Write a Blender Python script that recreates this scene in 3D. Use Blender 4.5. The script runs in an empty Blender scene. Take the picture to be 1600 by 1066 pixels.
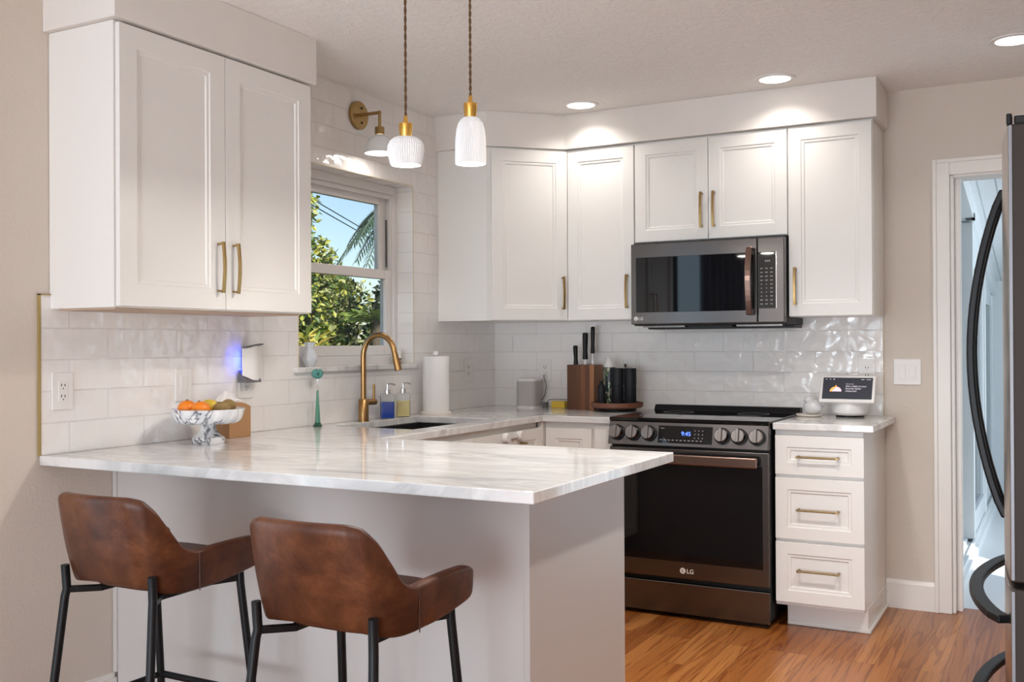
import bpy, bmesh, math, random
from mathutils import Vector, Matrix
from math import sin, cos, pi, radians as R
scene = bpy.context.scene
COL = scene.collection
random.seed(7)

# ------------------------------------------------------------------ camera
psi, pitch, roll = 0.4975, 0.0039, 0.0051
R0 = Vector((cos(psi), sin(psi), 0)); F0 = Vector((-sin(psi), cos(psi), 0)); U0 = Vector((0, 0, 1))
Fw = F0 * cos(pitch) + U0 * sin(pitch); Up = U0 * cos(pitch) - F0 * sin(pitch)
rt = R0 * cos(roll) - Up * sin(roll); up = Up * cos(roll) + R0 * sin(roll)
cam_d = bpy.data.cameras.new('camera'); cam = bpy.data.objects.new('camera', cam_d); COL.objects.link(cam)
cam.matrix_world = Matrix(((rt.x, up.x, -Fw.x, 2.8932), (rt.y, up.y, -Fw.y, -5.1144), (rt.z, up.z, -Fw.z, 1.2594), (0, 0, 0, 1)))
cam_d.sensor_width = 36; cam_d.sensor_fit = 'HORIZONTAL'; cam_d.lens = 36 * 1581.4 / 1600
cam_d.clip_start = 0.02; cam_d.clip_end = 300
scene.camera = cam

# ------------------------------------------------------------------ world, sun, exposure
scene.view_settings.view_transform = 'Standard'; scene.view_settings.look = 'None'
scene.view_settings.gamma = 1; scene.view_settings.exposure = 0.16
scene.view_settings.use_curve_mapping = False
scene.cycles.use_denoising = True
scene.cycles.max_bounces = 10; scene.cycles.diffuse_bounces = 6; scene.cycles.glossy_bounces = 5
scene.cycles.transmission_bounces = 8; scene.cycles.transparent_max_bounces = 12
scene.cycles.sample_clamp_indirect = 6; scene.cycles.caustics_refractive = False; scene.cycles.caustics_reflective = False
w = bpy.data.worlds.new('sky'); scene.world = w; w.use_nodes = True
nt = w.node_tree; sky = nt.nodes.new('ShaderNodeTexSky'); sky.sky_type = 'NISHITA'
sky.sun_disc = False; sky.sun_elevation = R(42); sky.sun_rotation = R(75); sky.air_density = 1.0; sky.dust_density = 0.6; sky.ozone_density = 1.5
nt.links.new(sky.outputs[0], nt.nodes['Background'].inputs[0]); nt.nodes['Background'].inputs[1].default_value = 0.17

def lamp(name, kind, loc, power, color, size=0.2, rot=(0, 0, 0), spread=None, size_y=None):
    d = bpy.data.lights.new(name, kind); o = bpy.data.objects.new(name, d); COL.objects.link(o)
    o.location = loc; o.rotation_euler = rot; d.energy = power; d.color = color
    if kind == 'AREA':
        if size_y: d.shape = 'RECTANGLE'; d.size = size; d.size_y = size_y
        else: d.shape = 'DISK'; d.size = size
        if spread: d.spread = spread
    elif kind == 'POINT': d.shadow_soft_size = size
    return o
sun = lamp('sun', 'SUN', (8, -6, 12), 5.6, (1.0, 0.93, 0.82)); sun.rotation_euler = Vector((-0.62, 0.50, -0.60)).to_track_quat('-Z', 'Y').to_euler(); sun.data.angle = R(0.6)
WARM = (1.0, 0.945, 0.88); COOL = (0.76, 0.87, 1.0); NEUT = (1.0, 0.93, 0.85)
lamp('side_door_daylight', 'AREA', (0.06, -4.95, 1.1), 36, (0.60, 0.82, 1.0), 1.9, (0, R(-90), 0), size_y=2.3)
# an added upward fill, then daylight of the big glass doors in the rear wall of the living area
lamp('added_ceiling_fill', 'AREA', (1.9, -8.30, 0.45), 105, (0.86, 0.93, 1.0), 2.6, (R(128), 0, 0), size_y=0.8)  # added lamp, tilted up to brighten the ceiling
lamp('rear_door_daylight', 'AREA', (1.9, -8.36, 1.25), 75, COOL, 2.6, (R(90), 0, 0), size_y=2.1)
lamp('sunroom_daylight', 'AREA', (3.9, 1.9, 1.1), 34, (0.78, 0.90, 1.0), 2.4, (0, R(90), 0), size_y=1.8)

# ------------------------------------------------------------------ materials
MATS = {}
class NB:
    def __init__(s, name):
        s.m = bpy.data.materials.new(name); s.m.use_nodes = True; s.t = s.m.node_tree
        s.b = s.t.nodes['Principled BSDF']; MATS[name] = s.m
    def n(s, k, **kw):
        x = s.t.nodes.new('ShaderNode' + k)
        for a, v in kw.items():
            if a.startswith('i_'):
                x.inputs[a[2:].replace('_', ' ')].default_value = v
            else: setattr(x, a, v)
        return x
    def l(s, a, b): s.t.links.new(a, b)
    def co(s, scale=(1, 1, 1), rot=(0, 0, 0), loc=(0, 0, 0)):
        tc = s.n('TexCoord'); mp = s.n('Mapping'); s.l(tc.outputs['Object'], mp.inputs['Vector'])
        mp.inputs['Scale'].default_value = scale; mp.inputs['Rotation'].default_value = rot; mp.inputs['Location'].default_value = loc
        return mp.outputs[0]
    def noise(s, vec, scale, detail=3, rough=0.5, dist=0):
        x = s.n('TexNoise'); s.l(vec, x.inputs['Vector']); x.inputs['Scale'].default_value = scale
        x.inputs['Detail'].default_value = detail; x.inputs['Roughness'].default_value = rough; x.inputs['Distortion'].default_value = dist
        return x.outputs['Fac']
    def ramp(s, fac, stops):
        x = s.n('ValToRGB'); s.l(fac, x.inputs[0]); e = x.color_ramp.elements
        while len(e) < len(stops): e.new(0.5)
        for i, (p, c) in enumerate(stops): e[i].position = p; e[i].color = (*c, 1)
        return x.outputs[0]
    def mix(s, fac, a, b, mode='MIX'):
        x = s.n('Mix', data_type='RGBA', blend_type=mode)
        if hasattr(fac, 'links'): s.l(fac, x.inputs[0])
        else: x.inputs[0].default_value = fac
        for v, i in ((a, 6), (b, 7)):
            if hasattr(v, 'links'): s.l(v, x.inputs[i])
            else: x.inputs[i].default_value = (*v, 1)
        return x.outputs[2]
    def bump(s, h, strength=0.3, dist=0.01, prev=None):
        x = s.n('Bump'); x.inputs['Strength'].default_value = strength; x.inputs['Distance'].default_value = dist
        s.l(h, x.inputs['Height'])
        if prev: s.l(prev, x.inputs['Normal'])
        s.l(x.outputs[0], s.b.inputs['Normal']); return x.outputs[0]
    def base(s, c): 
        if hasattr(c, 'links'): s.l(c, s.b.inputs['Base Color'])
        else: s.b.inputs['Base Color'].default_value = (*c, 1)
        return s
    def set(s, **kw):
        for k, v in kw.items(): s.b.inputs[k.replace('_', ' ')].default_value = v
        return s

def plain(name, c, rough=0.5, metal=0.0, **kw):
    b = NB(name); 
    v = b.noise(b.co(), 6, 2)
    b.base(b.mix(v, tuple(x * 0.96 for x in c), tuple(min(1, x * 1.04) for x in c)))
    b.set(Roughness=rough, Metallic=metal, **kw); return b.m
def emit(name, c, s):
    b = NB(name); b.base(c); b.set(Emission_Strength=s, Roughness=0.5); b.b.inputs['Emission Color'].default_value = (*c, 1); return b.m

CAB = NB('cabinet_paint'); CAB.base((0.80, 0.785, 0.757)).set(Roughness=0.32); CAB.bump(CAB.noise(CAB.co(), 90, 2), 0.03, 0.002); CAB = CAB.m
PEN_SHADED = NB('peninsula_shaded_white'); PEN_SHADED.base((0.56, 0.535, 0.52)).set(Roughness=0.28); PEN_SHADED.bump(PEN_SHADED.noise(PEN_SHADED.co((1, 1, 0.3)), 60, 2), 0.04, 0.002); PEN_SHADED = PEN_SHADED.m  # the cabinet white, with the peninsula's shade put into the base colour
b = NB('wall_beige'); b.base((0.66, 0.592, 0.525)).set(Roughness=0.75)
n1 = b.noise(b.co(), 90, 4, 0.55); b.bump(n1, 0.35, 0.004); WALL = b.m
b = NB('ceiling_knockdown'); b.base((0.90, 0.885, 0.865)).set(Roughness=0.8)
v = b.co(); n1 = b.noise(v, 38, 5, 0.6, 0.4); rp = b.ramp(n1, [(0.42, (0, 0, 0)), (0.58, (1, 1, 1))]); b.bump(rp, 0.5, 0.006); CEIL = b.m
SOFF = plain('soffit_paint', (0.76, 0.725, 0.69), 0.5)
TRIM = plain('trim_paint', (0.80, 0.775, 0.74), 0.35)

def tile(name, axis, shift):
    b = NB(name); tc = b.n('TexCoord'); sp = b.n('SeparateXYZ'); b.l(tc.outputs['Object'], sp.inputs[0])
    ax = b.n('Math', operation='ADD'); b.l(sp.outputs[axis], ax.inputs[0]); ax.inputs[1].default_value = shift
    az = b.n('Math', operation='ADD'); b.l(sp.outputs['Z'], az.inputs[0]); az.inputs[1].default_value = -0.911
    cb = b.n('CombineXYZ'); b.l(ax.outputs[0], cb.inputs[0]); b.l(az.outputs[0], cb.inputs[1])
    br = b.n('TexBrick'); b.l(cb.outputs[0], br.inputs['Vector']); br.offset = 0.5
    for k, v in (('Scale', 1.0), ('Brick Width', 0.309), ('Row Height', 0.1027), ('Mortar Size', 0.0022), ('Mortar Smooth', 0.25), ('Bias', 0.0)): br.inputs[k].default_value = v
    br.inputs['Color1'].default_value = (0.80, 0.775, 0.755, 1); br.inputs['Color2'].default_value = (0.84, 0.82, 0.805, 1); br.inputs['Mortar'].default_value = (0.68, 0.64, 0.615, 1)
    mot = b.noise(cb.outputs[0], 11, 4, 0.6, 1.0)
    b.base(b.mix(mot, br.outputs['Color'], (0.85, 0.835, 0.825), 'MIX')); b.set(Roughness=0.10, IOR=1.5)
    # the hand-made glaze: slow waves, different on every tile, with pillowed edges
    off = b.n('VectorMath', operation='MULTIPLY_ADD'); b.l(br.outputs['Color'], off.inputs[0]); off.inputs[1].default_value = (90, 70, 50); b.l(cb.outputs[0], off.inputs[2])
    wv = b.noise(off.outputs[0], 15, 1.5, 0.45, 0.25)
    p = b.bump(wv, 0.45, 0.016)
    inv = b.n('Math', operation='SUBTRACT'); inv.inputs[0].default_value = 1; b.l(br.outputs['Fac'], inv.inputs[1])
    b.bump(inv.outputs[0], 0.6, 0.003, p); return b.m
TILE_L = tile('tile_left', 'Y', 2.7165); TILE_B = tile('tile_back', 'X', 0.1845)

def marble(name, base, vein, sc, stretch, rough=0.07, sharp=0.5):
    b = NB(name); v = b.co(stretch); n1 = b.noise(v, sc, 6, 0.62, 1.6)
    n2 = b.noise(v, sc * 3.1, 5, 0.6, 0.8)
    c1 = b.ramp(n1, [(0.30, vein), (0.47, base), (0.52, tuple(x * 1.03 for x in base)), (0.56, tuple(x * 0.88 for x in base)), (0.66, base)])
    c2 = b.ramp(n2, [(0.35, (0.86, 0.86, 0.87)), (0.6, (1, 1, 1))])
    b.base(b.mix(sharp, c1, c2, 'MULTIPLY')); b.set(Roughness=rough, IOR=1.5); return b.m
COUNTER = marble('counter_quartzite', (0.74, 0.73, 0.72), (0.47, 0.47, 0.475), 1.9, (0.75, 2.2, 1.0), 0.07, 0.6)
BOWLM = NB('bowl_marble'); v = BOWLM.co((1, 1, 0.8)); n1 = BOWLM.noise(v, 7, 4, 0.6, 0.9)
BOWLM.base(BOWLM.ramp(n1, [(0.0, (0.78, 0.78, 0.78)), (0.455, (0.78, 0.78, 0.78)), (0.487, (0.10, 0.11, 0.14)), (0.505, (0.62, 0.63, 0.66)), (0.60, (0.80, 0.80, 0.80))])); BOWLM.set(Roughness=0.15); BOWLM = BOWLM.m

def oak():
    b = NB('oak_floor'); tc = b.n('TexCoord'); sp = b.n('SeparateXYZ'); b.l(tc.outputs['Object'], sp.inputs[0])
    cb = b.n('CombineXYZ'); b.l(sp.outputs['Y'], cb.inputs[0]); b.l(sp.outputs['X'], cb.inputs[1])
    br = b.n('TexBrick'); b.l(cb.outputs[0], br.inputs['Vector']); br.offset = 0.37; br.offset_frequency = 3
    for k, v in (('Scale', 1.0), ('Brick Width', 0.95), ('Row Height', 0.083), ('Mortar Size', 0.0010), ('Mortar Smooth', 0.1), ('Bias', 0.0)): br.inputs[k].default_value = v
    br.inputs['Color1'].default_value = (0, 0, 0, 1); br.inputs['Color2'].default_value = (1, 1, 1, 1); br.inputs['Mortar'].default_value = (0, 0, 0, 1)
    pl = b.ramp(br.outputs['Color'], [(0.0, (0.27, 0.088, 0.020)), (0.5, (0.36, 0.130, 0.031)), (1.0, (0.44, 0.180, 0.050))])
    off = b.n('VectorMath', operation='MULTIPLY_ADD'); b.l(br.outputs['Color'], off.inputs[0]); off.inputs[1].default_value = (13, 7, 5); b.l(cb.outputs[0], off.inputs[2])
    mp = b.n('Mapping'); b.l(off.outputs[0], mp.inputs[0]); mp.inputs['Scale'].default_value = (0.55, 11, 1)
    g1 = b.noise(mp.outputs[0], 1.3, 3, 0.5, 1.2)
    wv = b.n('Math', operation='MULTIPLY'); b.l(g1, wv.inputs[0]); wv.inputs[1].default_value = 30
    sn = b.n('Math', operation='SINE'); b.l(wv.outputs[0], sn.inputs[0])
    gr = b.ramp(sn.outputs[0], [(0.0, (1, 1, 1)), (0.55, (0.96, 0.94, 0.92)), (0.95, (0.66, 0.54, 0.46))])
    mp2 = b.n('Mapping'); b.l(off.outputs[0], mp2.inputs[0]); mp2.inputs['Scale'].default_value = (4, 140, 1)
    fine = b.ramp(b.noise(mp2.outputs[0], 1.5, 3, 0.6), [(0.35, (0.72, 0.66, 0.6)), (0.6, (1, 1, 1))])
    c = b.mix(1.0, pl, gr, 'MULTIPLY'); c = b.mix(0.6, c, fine, 'MULTIPLY')
    c = b.mix(br.outputs['Fac'], c, (0.10, 0.04, 0.015)); b.base(c); b.set(Roughness=0.30)
    b.bump(b.noise(mp2.outputs[0], 1.5, 2), 0.05, 0.001); return b.m
OAK = oak()

BRASS = NB('aged_brass'); BRASS.base(BRASS.mix(BRASS.noise(BRASS.co(), 40, 3), (0.33, 0.215, 0.085), (0.44, 0.30, 0.13))).set(Metallic=1.0, Roughness=0.30); BRASS = BRASS.m
PALEBR = plain('pale_brass_edge', (0.66, 0.58, 0.42), 0.45)
EDGEBR = plain('brass_edge', (0.42, 0.31, 0.12), 0.4, 0.4)
GOLD = plain('polished_gold', (0.85, 0.50, 0.12), 0.16, 1.0)
BRONZEH = plain('dark_brass', (0.26, 0.18, 0.085), 0.32, 1.0)
BRONZE = NB('faucet_gold'); BRONZE.base((0.40, 0.235, 0.095)).set(Metallic=1.0, Roughness=0.30); BRONZE.bump(BRONZE.noise(BRONZE.co((1, 1, 0.02)), 300, 2), 0.05, 0.001); BRONZE = BRONZE.m
def brushed(name, c, rough, sc=(0.02, 1, 1)):
    b = NB(name); n1 = b.noise(b.co(sc), 400, 2); b.base(b.mix(n1, tuple(x * 0.85 for x in c), tuple(x * 1.15 for x in c))); b.set(Metallic=1.0, Roughness=rough)
    b.bump(n1, 0.03, 0.0005); return b.m
BSS = brushed('black_stainless', (0.150, 0.140, 0.137), 0.20)
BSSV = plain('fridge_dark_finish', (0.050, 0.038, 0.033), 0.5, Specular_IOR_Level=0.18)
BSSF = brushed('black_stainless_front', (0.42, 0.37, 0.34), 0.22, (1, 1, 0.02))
EDGE = plain('edge_steel', (0.22, 0.22, 0.24), 0.4, 0.3)
COPPER = plain('handle_bronze', (0.27, 0.185, 0.155), 0.22, 1.0)
KNOBM = plain('knob_steel', (0.27, 0.25, 0.24), 0.22, 1.0)
CHROME = plain('chrome_edge', (0.75, 0.76, 0.78), 0.12, 1.0)
BLKGL = NB('black_glass'); BLKGL.base((0.004, 0.004, 0.005)).set(Roughness=0.03, IOR=1.43); BLKGL = BLKGL.m
BLACK = plain('black_plastic', (0.008, 0.008, 0.009), 0.45, Specular_IOR_Level=0.3)
BLKMET = plain('black_powder_metal', (0.007, 0.007, 0.008), 0.42, Specular_IOR_Level=0.25)
BLKCER = plain('black_ceramic_mill', (0.010, 0.011, 0.015), 0.5, Specular_IOR_Level=0.3)
DKGRAY = plain('dark_grey_plastic', (0.13, 0.125, 0.13), 0.5)
SINKM = plain('black_sink', (0.012, 0.012, 0.012), 0.35)
WPLAST = plain('white_plastic', (0.78, 0.765, 0.75), 0.35)
LED = emit('downlight_lens', (1.0, 0.93, 0.84), 3.2)
GLOWW = emit('lit_bulb_glass', (1.0, 0.96, 0.90), 2.6)
GLOWB = emit('led_blue', (0.05, 0.10, 1.0), 6.0)
DIGIT = emit('digits_blue', (0.08, 0.18, 1.0), 2.2)
LEGEND = plain('legend_print', (0.30, 0.30, 0.31), 0.5)
LOGOM = plain('logo_silver', (0.72, 0.70, 0.68), 0.3)
PORC = NB('porcelain_shade'); PORC.base((0.84, 0.845, 0.85)).set(Roughness=0.45, Emission_Strength=0.08); PORC.b.inputs['Emission Color'].default_value = (0.95, 0.97, 1, 1); PORC = PORC.m
SCSH = plain('sconce_shade_paint', (0.80, 0.815, 0.82), 0.4)
GRILLE = plain('speaker_grille', (0.47, 0.445, 0.43), 0.7)
PAPER = NB('paper_towel'); PAPER.base((0.82, 0.80, 0.79)).set(Roughness=0.9); PAPER.bump(PAPER.noise(PAPER.co(), 160, 2), 0.25, 0.002); PAPER = PAPER.m
TISSUE = plain('tissue_paper', (0.84, 0.83, 0.82), 0.9)
KRAFT = plain('kraft_card', (0.40, 0.215, 0.10), 0.8)
UNDER = plain('raw_panel', (0.50, 0.38, 0.29), 0.7)
CREAM = plain('cream_stoneware', (0.78, 0.72, 0.65), 0.45)
BIRDM = plain('grey_porcelain', (0.68, 0.68, 0.69), 0.3)
YELLOW = plain('yellow_sponge', (0.72, 0.50, 0.06), 0.8)
ORANGE = NB('orange_peel'); ORANGE.base((0.85, 0.24, 0.015)).set(Roughness=0.4); ORANGE.bump(ORANGE.noise(ORANGE.co(), 350, 2), 0.3, 0.001); ORANGE = ORANGE.m
LEMON = plain('lemon_peel', (0.75, 0.55, 0.05), 0.45)
KIWI = NB('kiwi_skin'); KIWI.base(KIWI.mix(KIWI.noise(KIWI.co(), 60, 3), (0.20, 0.13, 0.045), (0.34, 0.235, 0.09))).set(Roughness=0.85); KIWI = KIWI.m
STEMM = plain('fruit_stem', (0.05, 0.06, 0.02), 0.8)
CORD = NB('twisted_cord'); wv = CORD.n('TexWave', wave_type='BANDS', bands_direction='DIAGONAL'); CORD.l(CORD.co(), wv.inputs[0]); wv.inputs['Scale'].default_value = 60
CORD.base(CORD.ramp(wv.outputs[0], [(0.3, (0.05, 0.022, 0.008)), (0.7, (0.22, 0.12, 0.05))])).set(Roughness=0.8); CORD = CORD.m
def leather():
    b = NB('cognac_leather'); v = b.co(); n1 = b.noise(v, 7, 6, 0.65, 0.5); n2 = b.noise(b.co((1, 1, 1), (0.5, 0.3, 0.2)), 28, 5, 0.7, 1.0)
    c = b.ramp(n1, [(0.30, (0.040, 0.013, 0.007)), (0.5, (0.090, 0.029, 0.012)), (0.70, (0.17, 0.060, 0.023))])
    c = b.mix(0.5, c, b.ramp(n2, [(0.3, (0.65, 0.6, 0.58)), (0.6, (1, 1, 1)), (0.75, (1.25, 1.2, 1.15))]), 'MULTIPLY')
    b.base(c); b.set(Roughness=0.40, Specular_IOR_Level=0.32); b.bump(b.noise(v, 160, 4, 0.6), 0.10, 0.001); return b.m
LEATHER = leather()
def walnut(name, cs, axis=0, sc=38):
    b = NB(name); tc = b.n('TexCoord'); sp = b.n('SeparateXYZ'); b.l(tc.outputs['Object'], sp.inputs[0])
    m = b.n('Math', operation='MULTIPLY'); b.l(sp.outputs[axis], m.inputs[0]); m.inputs[1].default_value = sc
    f = b.n('Math', operation='FLOOR'); b.l(m.outputs[0], f.inputs[0]); wn = b.n('TexWhiteNoise', noise_dimensions='1D'); b.l(f.outputs[0], wn.inputs['W'])
    c = b.ramp(wn.outputs['Value'], [(0.0, cs[0]), (0.6, cs[1]), (1.0, cs[2])])
    g = b.ramp(b.noise(b.co((60, 60, 3)), 1.5, 3), [(0.35, (0.7, 0.65, 0.6)), (0.6, (1, 1, 1))])
    b.base(b.mix(0.6, c, g, 'MULTIPLY')); b.set(Roughness=0.4); return b.m
WALNUT = walnut('walnut_strips', [(0.10, 0.035, 0.015), (0.20, 0.075, 0.03), (0.40, 0.18, 0.08)])
TRAYW = plain('acacia_wood', (0.17, 0.065, 0.035), 0.4)
LWOOD = plain('pale_stick_wood', (0.5, 0.32, 0.12), 0.6)
GLASS = NB('clear_glass'); GLASS.base((0.92, 0.95, 1.0)).set(Roughness=0.05, IOR=1.45, Transmission_Weight=0.3); GLASS = GLASS.m
def pane(name, tint=(0.96, 0.985, 1.0)):
    b = NB(name); b.t.nodes.remove(b.b); tr = b.n('BsdfTransparent'); gl = b.n('BsdfGlossy'); fr = b.n('LayerWeight'); mx = b.n('MixShader')
    tr.inputs[0].default_value = (*tint, 1); gl.inputs['Roughness'].default_value = 0.01; fr.inputs[0].default_value = 0.12
    b.l(fr.outputs['Fresnel'], mx.inputs[0]); b.l(tr.outputs[0], mx.inputs[1]); b.l(gl.outputs[0], mx.inputs[2]); b.l(mx.outputs[0], b.t.nodes['Material Output'].inputs[0]); return b.m
PANE = pane('window_pane')
BLUEL = NB('blue_soap'); BLUEL.base((0.004, 0.045, 0.34)).set(Roughness=0.15); BLUEL = BLUEL.m
YELL = NB('yellow_soap'); YELL.base((0.82, 0.67, 0.30)).set(Roughness=0.15); YELL = YELL.m
TEAL = plain('green_art_glass', (0.09, 0.27, 0.19), 0.15)
TEALD = plain('dark_green_glass', (0.02, 0.09, 0.055), 0.1)
TEALG = NB('teal_glass'); TEALG.base((0.12, 0.42, 0.38)).set(Roughness=0.1, Transmission_Weight=0.35); TEALG = TEALG.m
LABELM = NB('can_label'); n1 = LABELM.noise(LABELM.co((3, 3, 1)), 22, 3, 0.6, 1.0)
LABELM.base(LABELM.ramp(n1, [(0.0, (0.01, 0.015, 0.02)), (0.47, (0.012, 0.02, 0.026)), (0.53, (0.10, 0.22, 0.06)), (0.58, (0.45, 0.42, 0.40)), (0.64, (0.40, 0.20, 0.09))])).set(Roughness=0.3); LABELM = LABELM.m
SCREEN = emit('screen_dark', (0.010, 0.012, 0.020), 0.8)
SCRTXT = emit('screen_text', (0.55, 0.52, 0.58), 0.6)
SCRORG = emit('screen_orange', (0.85, 0.42, 0.10), 0.6)
SCRLIL = emit('screen_lilac', (0.62, 0.56, 0.75), 0.6)
VINYL = plain('window_vinyl', (0.76, 0.745, 0.735), 0.4)
PLANKW = NB('white_planks'); wv = PLANKW.n('TexWave', wave_type='BANDS', bands_direction='X', wave_profile='SAW'); PLANKW.l(PLANKW.co(), wv.inputs[0]); wv.inputs['Scale'].default_value = 3.2
PLANKW.base((0.74, 0.76, 0.77)).set(Roughness=0.5); PLANKW.bump(PLANKW.ramp(wv.outputs[0], [(0.0, (0, 0, 0)), (0.08, (1, 1, 1)), (0.95, (1, 1, 1)), (1.0, (0, 0, 0))]), 0.8, 0.01); PLANKW = PLANKW.m
SUNW = plain('sunroom_paint', (0.74, 0.76, 0.77), 0.5)
ALUM = plain('white_aluminium', (0.76, 0.79, 0.80), 0.35)
GRASS = NB('lawn_green'); GRASS.base(GRASS.mix(GRASS.noise(GRASS.co(), 12, 5), (0.05, 0.10, 0.02), (0.13, 0.19, 0.05))).set(Roughness=0.9); GRASS = GRASS.m
BARK = plain('bark', (0.10, 0.075, 0.05), 0.9)
def leafm(name, c1, c2):
    b = NB(name); b.base(b.mix(b.noise(b.co(), 9, 2), c1, c2)); b.set(Roughness=0.5); return b.m
LEAVES = [leafm('leaf_green', (0.055, 0.11, 0.022), (0.12, 0.19, 0.04)), leafm('leaf_yellow_green', (0.26, 0.30, 0.04), (0.46, 0.42, 0.07)), leafm('leaf_pale', (0.30, 0.32, 0.12), (0.5, 0.48, 0.24)), leafm('leaf_dark', (0.02, 0.045, 0.015), (0.045, 0.075, 0.025))]
PALML = leafm('palm_leaf', (0.045, 0.085, 0.05), (0.09, 0.13, 0.08))
CROTON = [leafm('croton_yellow', (0.5, 0.42, 0.08), (0.6, 0.5, 0.12)), leafm('croton_orange', (0.6, 0.25, 0.08), (0.65, 0.35, 0.12)), leafm('croton_green', (0.16, 0.24, 0.05), (0.26, 0.33, 0.07))]
CURT = plain('grey_curtain', (0.16, 0.17, 0.22), 0.9)

# ------------------------------------------------------------------ mesh helpers
class B:
    def __init__(s): s.bm = bmesh.new(); s.mi = 0
    def face(s, vs):
        try: f = s.bm.faces.new(vs); f.material_index = s.mi; return f
        except ValueError: return None
    def box(s, x0, x1, y0, y1, z0, z1):
        v = [s.bm.verts.new((x, y, z)) for z in (z0, z1) for y in (y0, y1) for x in (x0, x1)]
        for q in ((0, 2, 3, 1), (4, 5, 7, 6), (0, 1, 5, 4), (2, 6, 7, 3), (0, 4, 6, 2), (1, 3, 7, 5)): s.face([v[i] for i in q])
        return s
    def prism(s, poly, z0, z1):
        a = [s.bm.verts.new((x, y, z0)) for x, y in poly]; c = [s.bm.verts.new((x, y, z1)) for x, y in poly]; n = len(poly)
        s.face(a[::-1]); s.face(c)
        for i in range(n): s.face([a[i], a[(i + 1) % n], c[(i + 1) % n], c[i]])
        return s
    def prism_x(s, poly, x0, x1):            # polygon in (y, z)
        a = [s.bm.verts.new((x0, y, z)) for y, z in poly]; c = [s.bm.verts.new((x1, y, z)) for y, z in poly]; n = len(poly)
        s.face(a[::-1]); s.face(c)
        for i in range(n): s.face([a[i], a[(i + 1) % n], c[(i + 1) % n], c[i]])
        return s
    def lathe(s, prof, c=(0, 0, 0), seg=32, rib=0, ribd=0.0, sx=1, sy=1):
        rings = []
        for r, z in prof:
            if r < 1e-6: rings.append([s.bm.verts.new((c[0], c[1], c[2] + z))]); continue
            ring = []
            for i in range(seg):
                a = 2 * pi * i / seg; rr = r * (1 - (ribd if rib and i % 2 else 0))
                ring.append(s.bm.verts.new((c[0] + rr * cos(a) * sx, c[1] + rr * sin(a) * sy, c[2] + z)))
            rings.append(ring)
        for p, q in zip(rings, rings[1:]):
            for i in range(seg):
                j = (i + 1) % seg
                if len(p) == 1 and len(q) == 1: break
                if len(p) == 1: s.face([p[0], q[j], q[i]])
                elif len(q) == 1: s.face([p[i], p[j], q[0]])
                else: s.face([p[i], p[j], q[j], q[i]])
        return s
    def sweep(s, path, prof, upv=(0, 0, 1), closed=False):
        P = [Vector(p) for p in path]; n = len(P); rings = []; last = Vector(upv)
        for i in range(n):
            if closed: t = P[(i + 1) % n] - P[i - 1]
            else: t = P[min(i + 1, n - 1)] - P[max(i - 1, 0)]
            t.normalize(); side = t.cross(last)
            if side.length < 1e-4: side = t.cross(Vector((1, 0, 0)) if abs(t.x) < 0.9 else Vector((0, 1, 0)))
            side.normalize(); u2 = side.cross(t).normalized(); last = u2
            pr = prof(i / (n - 1)) if callable(prof) else prof
            rings.append([s.bm.verts.new(P[i] + side * a + u2 * c) for a, c in pr])
        m = len(rings[0])
        for i in range(n if closed else n - 1):
            p, q = rings[i], rings[(i + 1) % n]
            for k in range(m): s.face([p[k], p[(k + 1) % m], q[(k + 1) % m], q[k]])
        if not closed: s.face(rings[0][::-1]); s.face(rings[-1])
        return s
    def tube(s, path, r, seg=12, upv=(0, 0, 1), closed=False):
        if callable(r): return s.sweep(path, lambda t: [(r(t) * cos(2 * pi * k / seg), r(t) * sin(2 * pi * k / seg)) for k in range(seg)], upv, closed)
        return s.sweep(path, [(r * cos(2 * pi * k / seg), r * sin(2 * pi * k / seg)) for k in range(seg)], upv, closed)
    def cyl(s, p0, p1, r, seg=24): return s.tube([p0, p1], r, seg, (0.3, 0.9, 0.1))
    def shear(s):                                   # top edge drops to the left, lower left corner is cut off
        for v in s.bm.verts:
            if v.co.z > 0.14: v.co.z -= (0.052 - v.co.x) * 0.14
            elif v.co.z < 0.02: v.co.z += max(0, -0.010 - v.co.x) * 0.5
        return s
    def ball(s, c, r, sx=1, sy=1, sz=1, n=12):
        prof = [(r * sin(pi * i / n), -r * sz * cos(pi * i / n)) for i in range(n + 1)]; prof[0] = (0, -r * sz); prof[-1] = (0, r * sz)
        return s.lathe(prof, c, 2 * n, sx=sx, sy=sy)
    def rbox(s, x0, x1, y0, y1, z0, z1, r, seg=5):  # vertical edges rounded
        poly = []
        for cx, cy, a0 in ((x1 - r, y1 - r, 0), (x0 + r, y1 - r, 90), (x0 + r, y0 + r, 180), (x1 - r, y0 + r, 270)):
            for k in range(seg + 1): a = R(a0 + 90 * k / seg); poly.append((cx + r * cos(a), cy + r * sin(a)))
        return s.prism(poly, z0, z1)
    def panel(s, x0, x1, z0, z1, yf, th, fw):       # a door or drawer front facing -y: frame, two small steps, flat field
        lv = [(0, 0.0), (fw, 0.0), (fw + 0.002, 0.0045), (fw + 0.013, 0.0045), (fw + 0.016, 0.0095)]
        rings = [[s.bm.verts.new((x0, yf + th, z0)), s.bm.verts.new((x1, yf + th, z0)), s.bm.verts.new((x1, yf + th, z1)), s.bm.verts.new((x0, yf + th, z1))]]
        for i, d in lv: rings.append([s.bm.verts.new(p) for p in ((x0 + i, yf + d, z0 + i), (x1 - i, yf + d, z0 + i), (x1 - i, yf + d, z1 - i), (x0 + i, yf + d, z1 - i))])
        for p, q in zip(rings, rings[1:]):
            for k in range(4): s.face([p[k], p[(k + 1) % 4], q[(k + 1) % 4], q[k]])
        s.face(rings[-1]); s.face(rings[0][::-1]); return s
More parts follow.
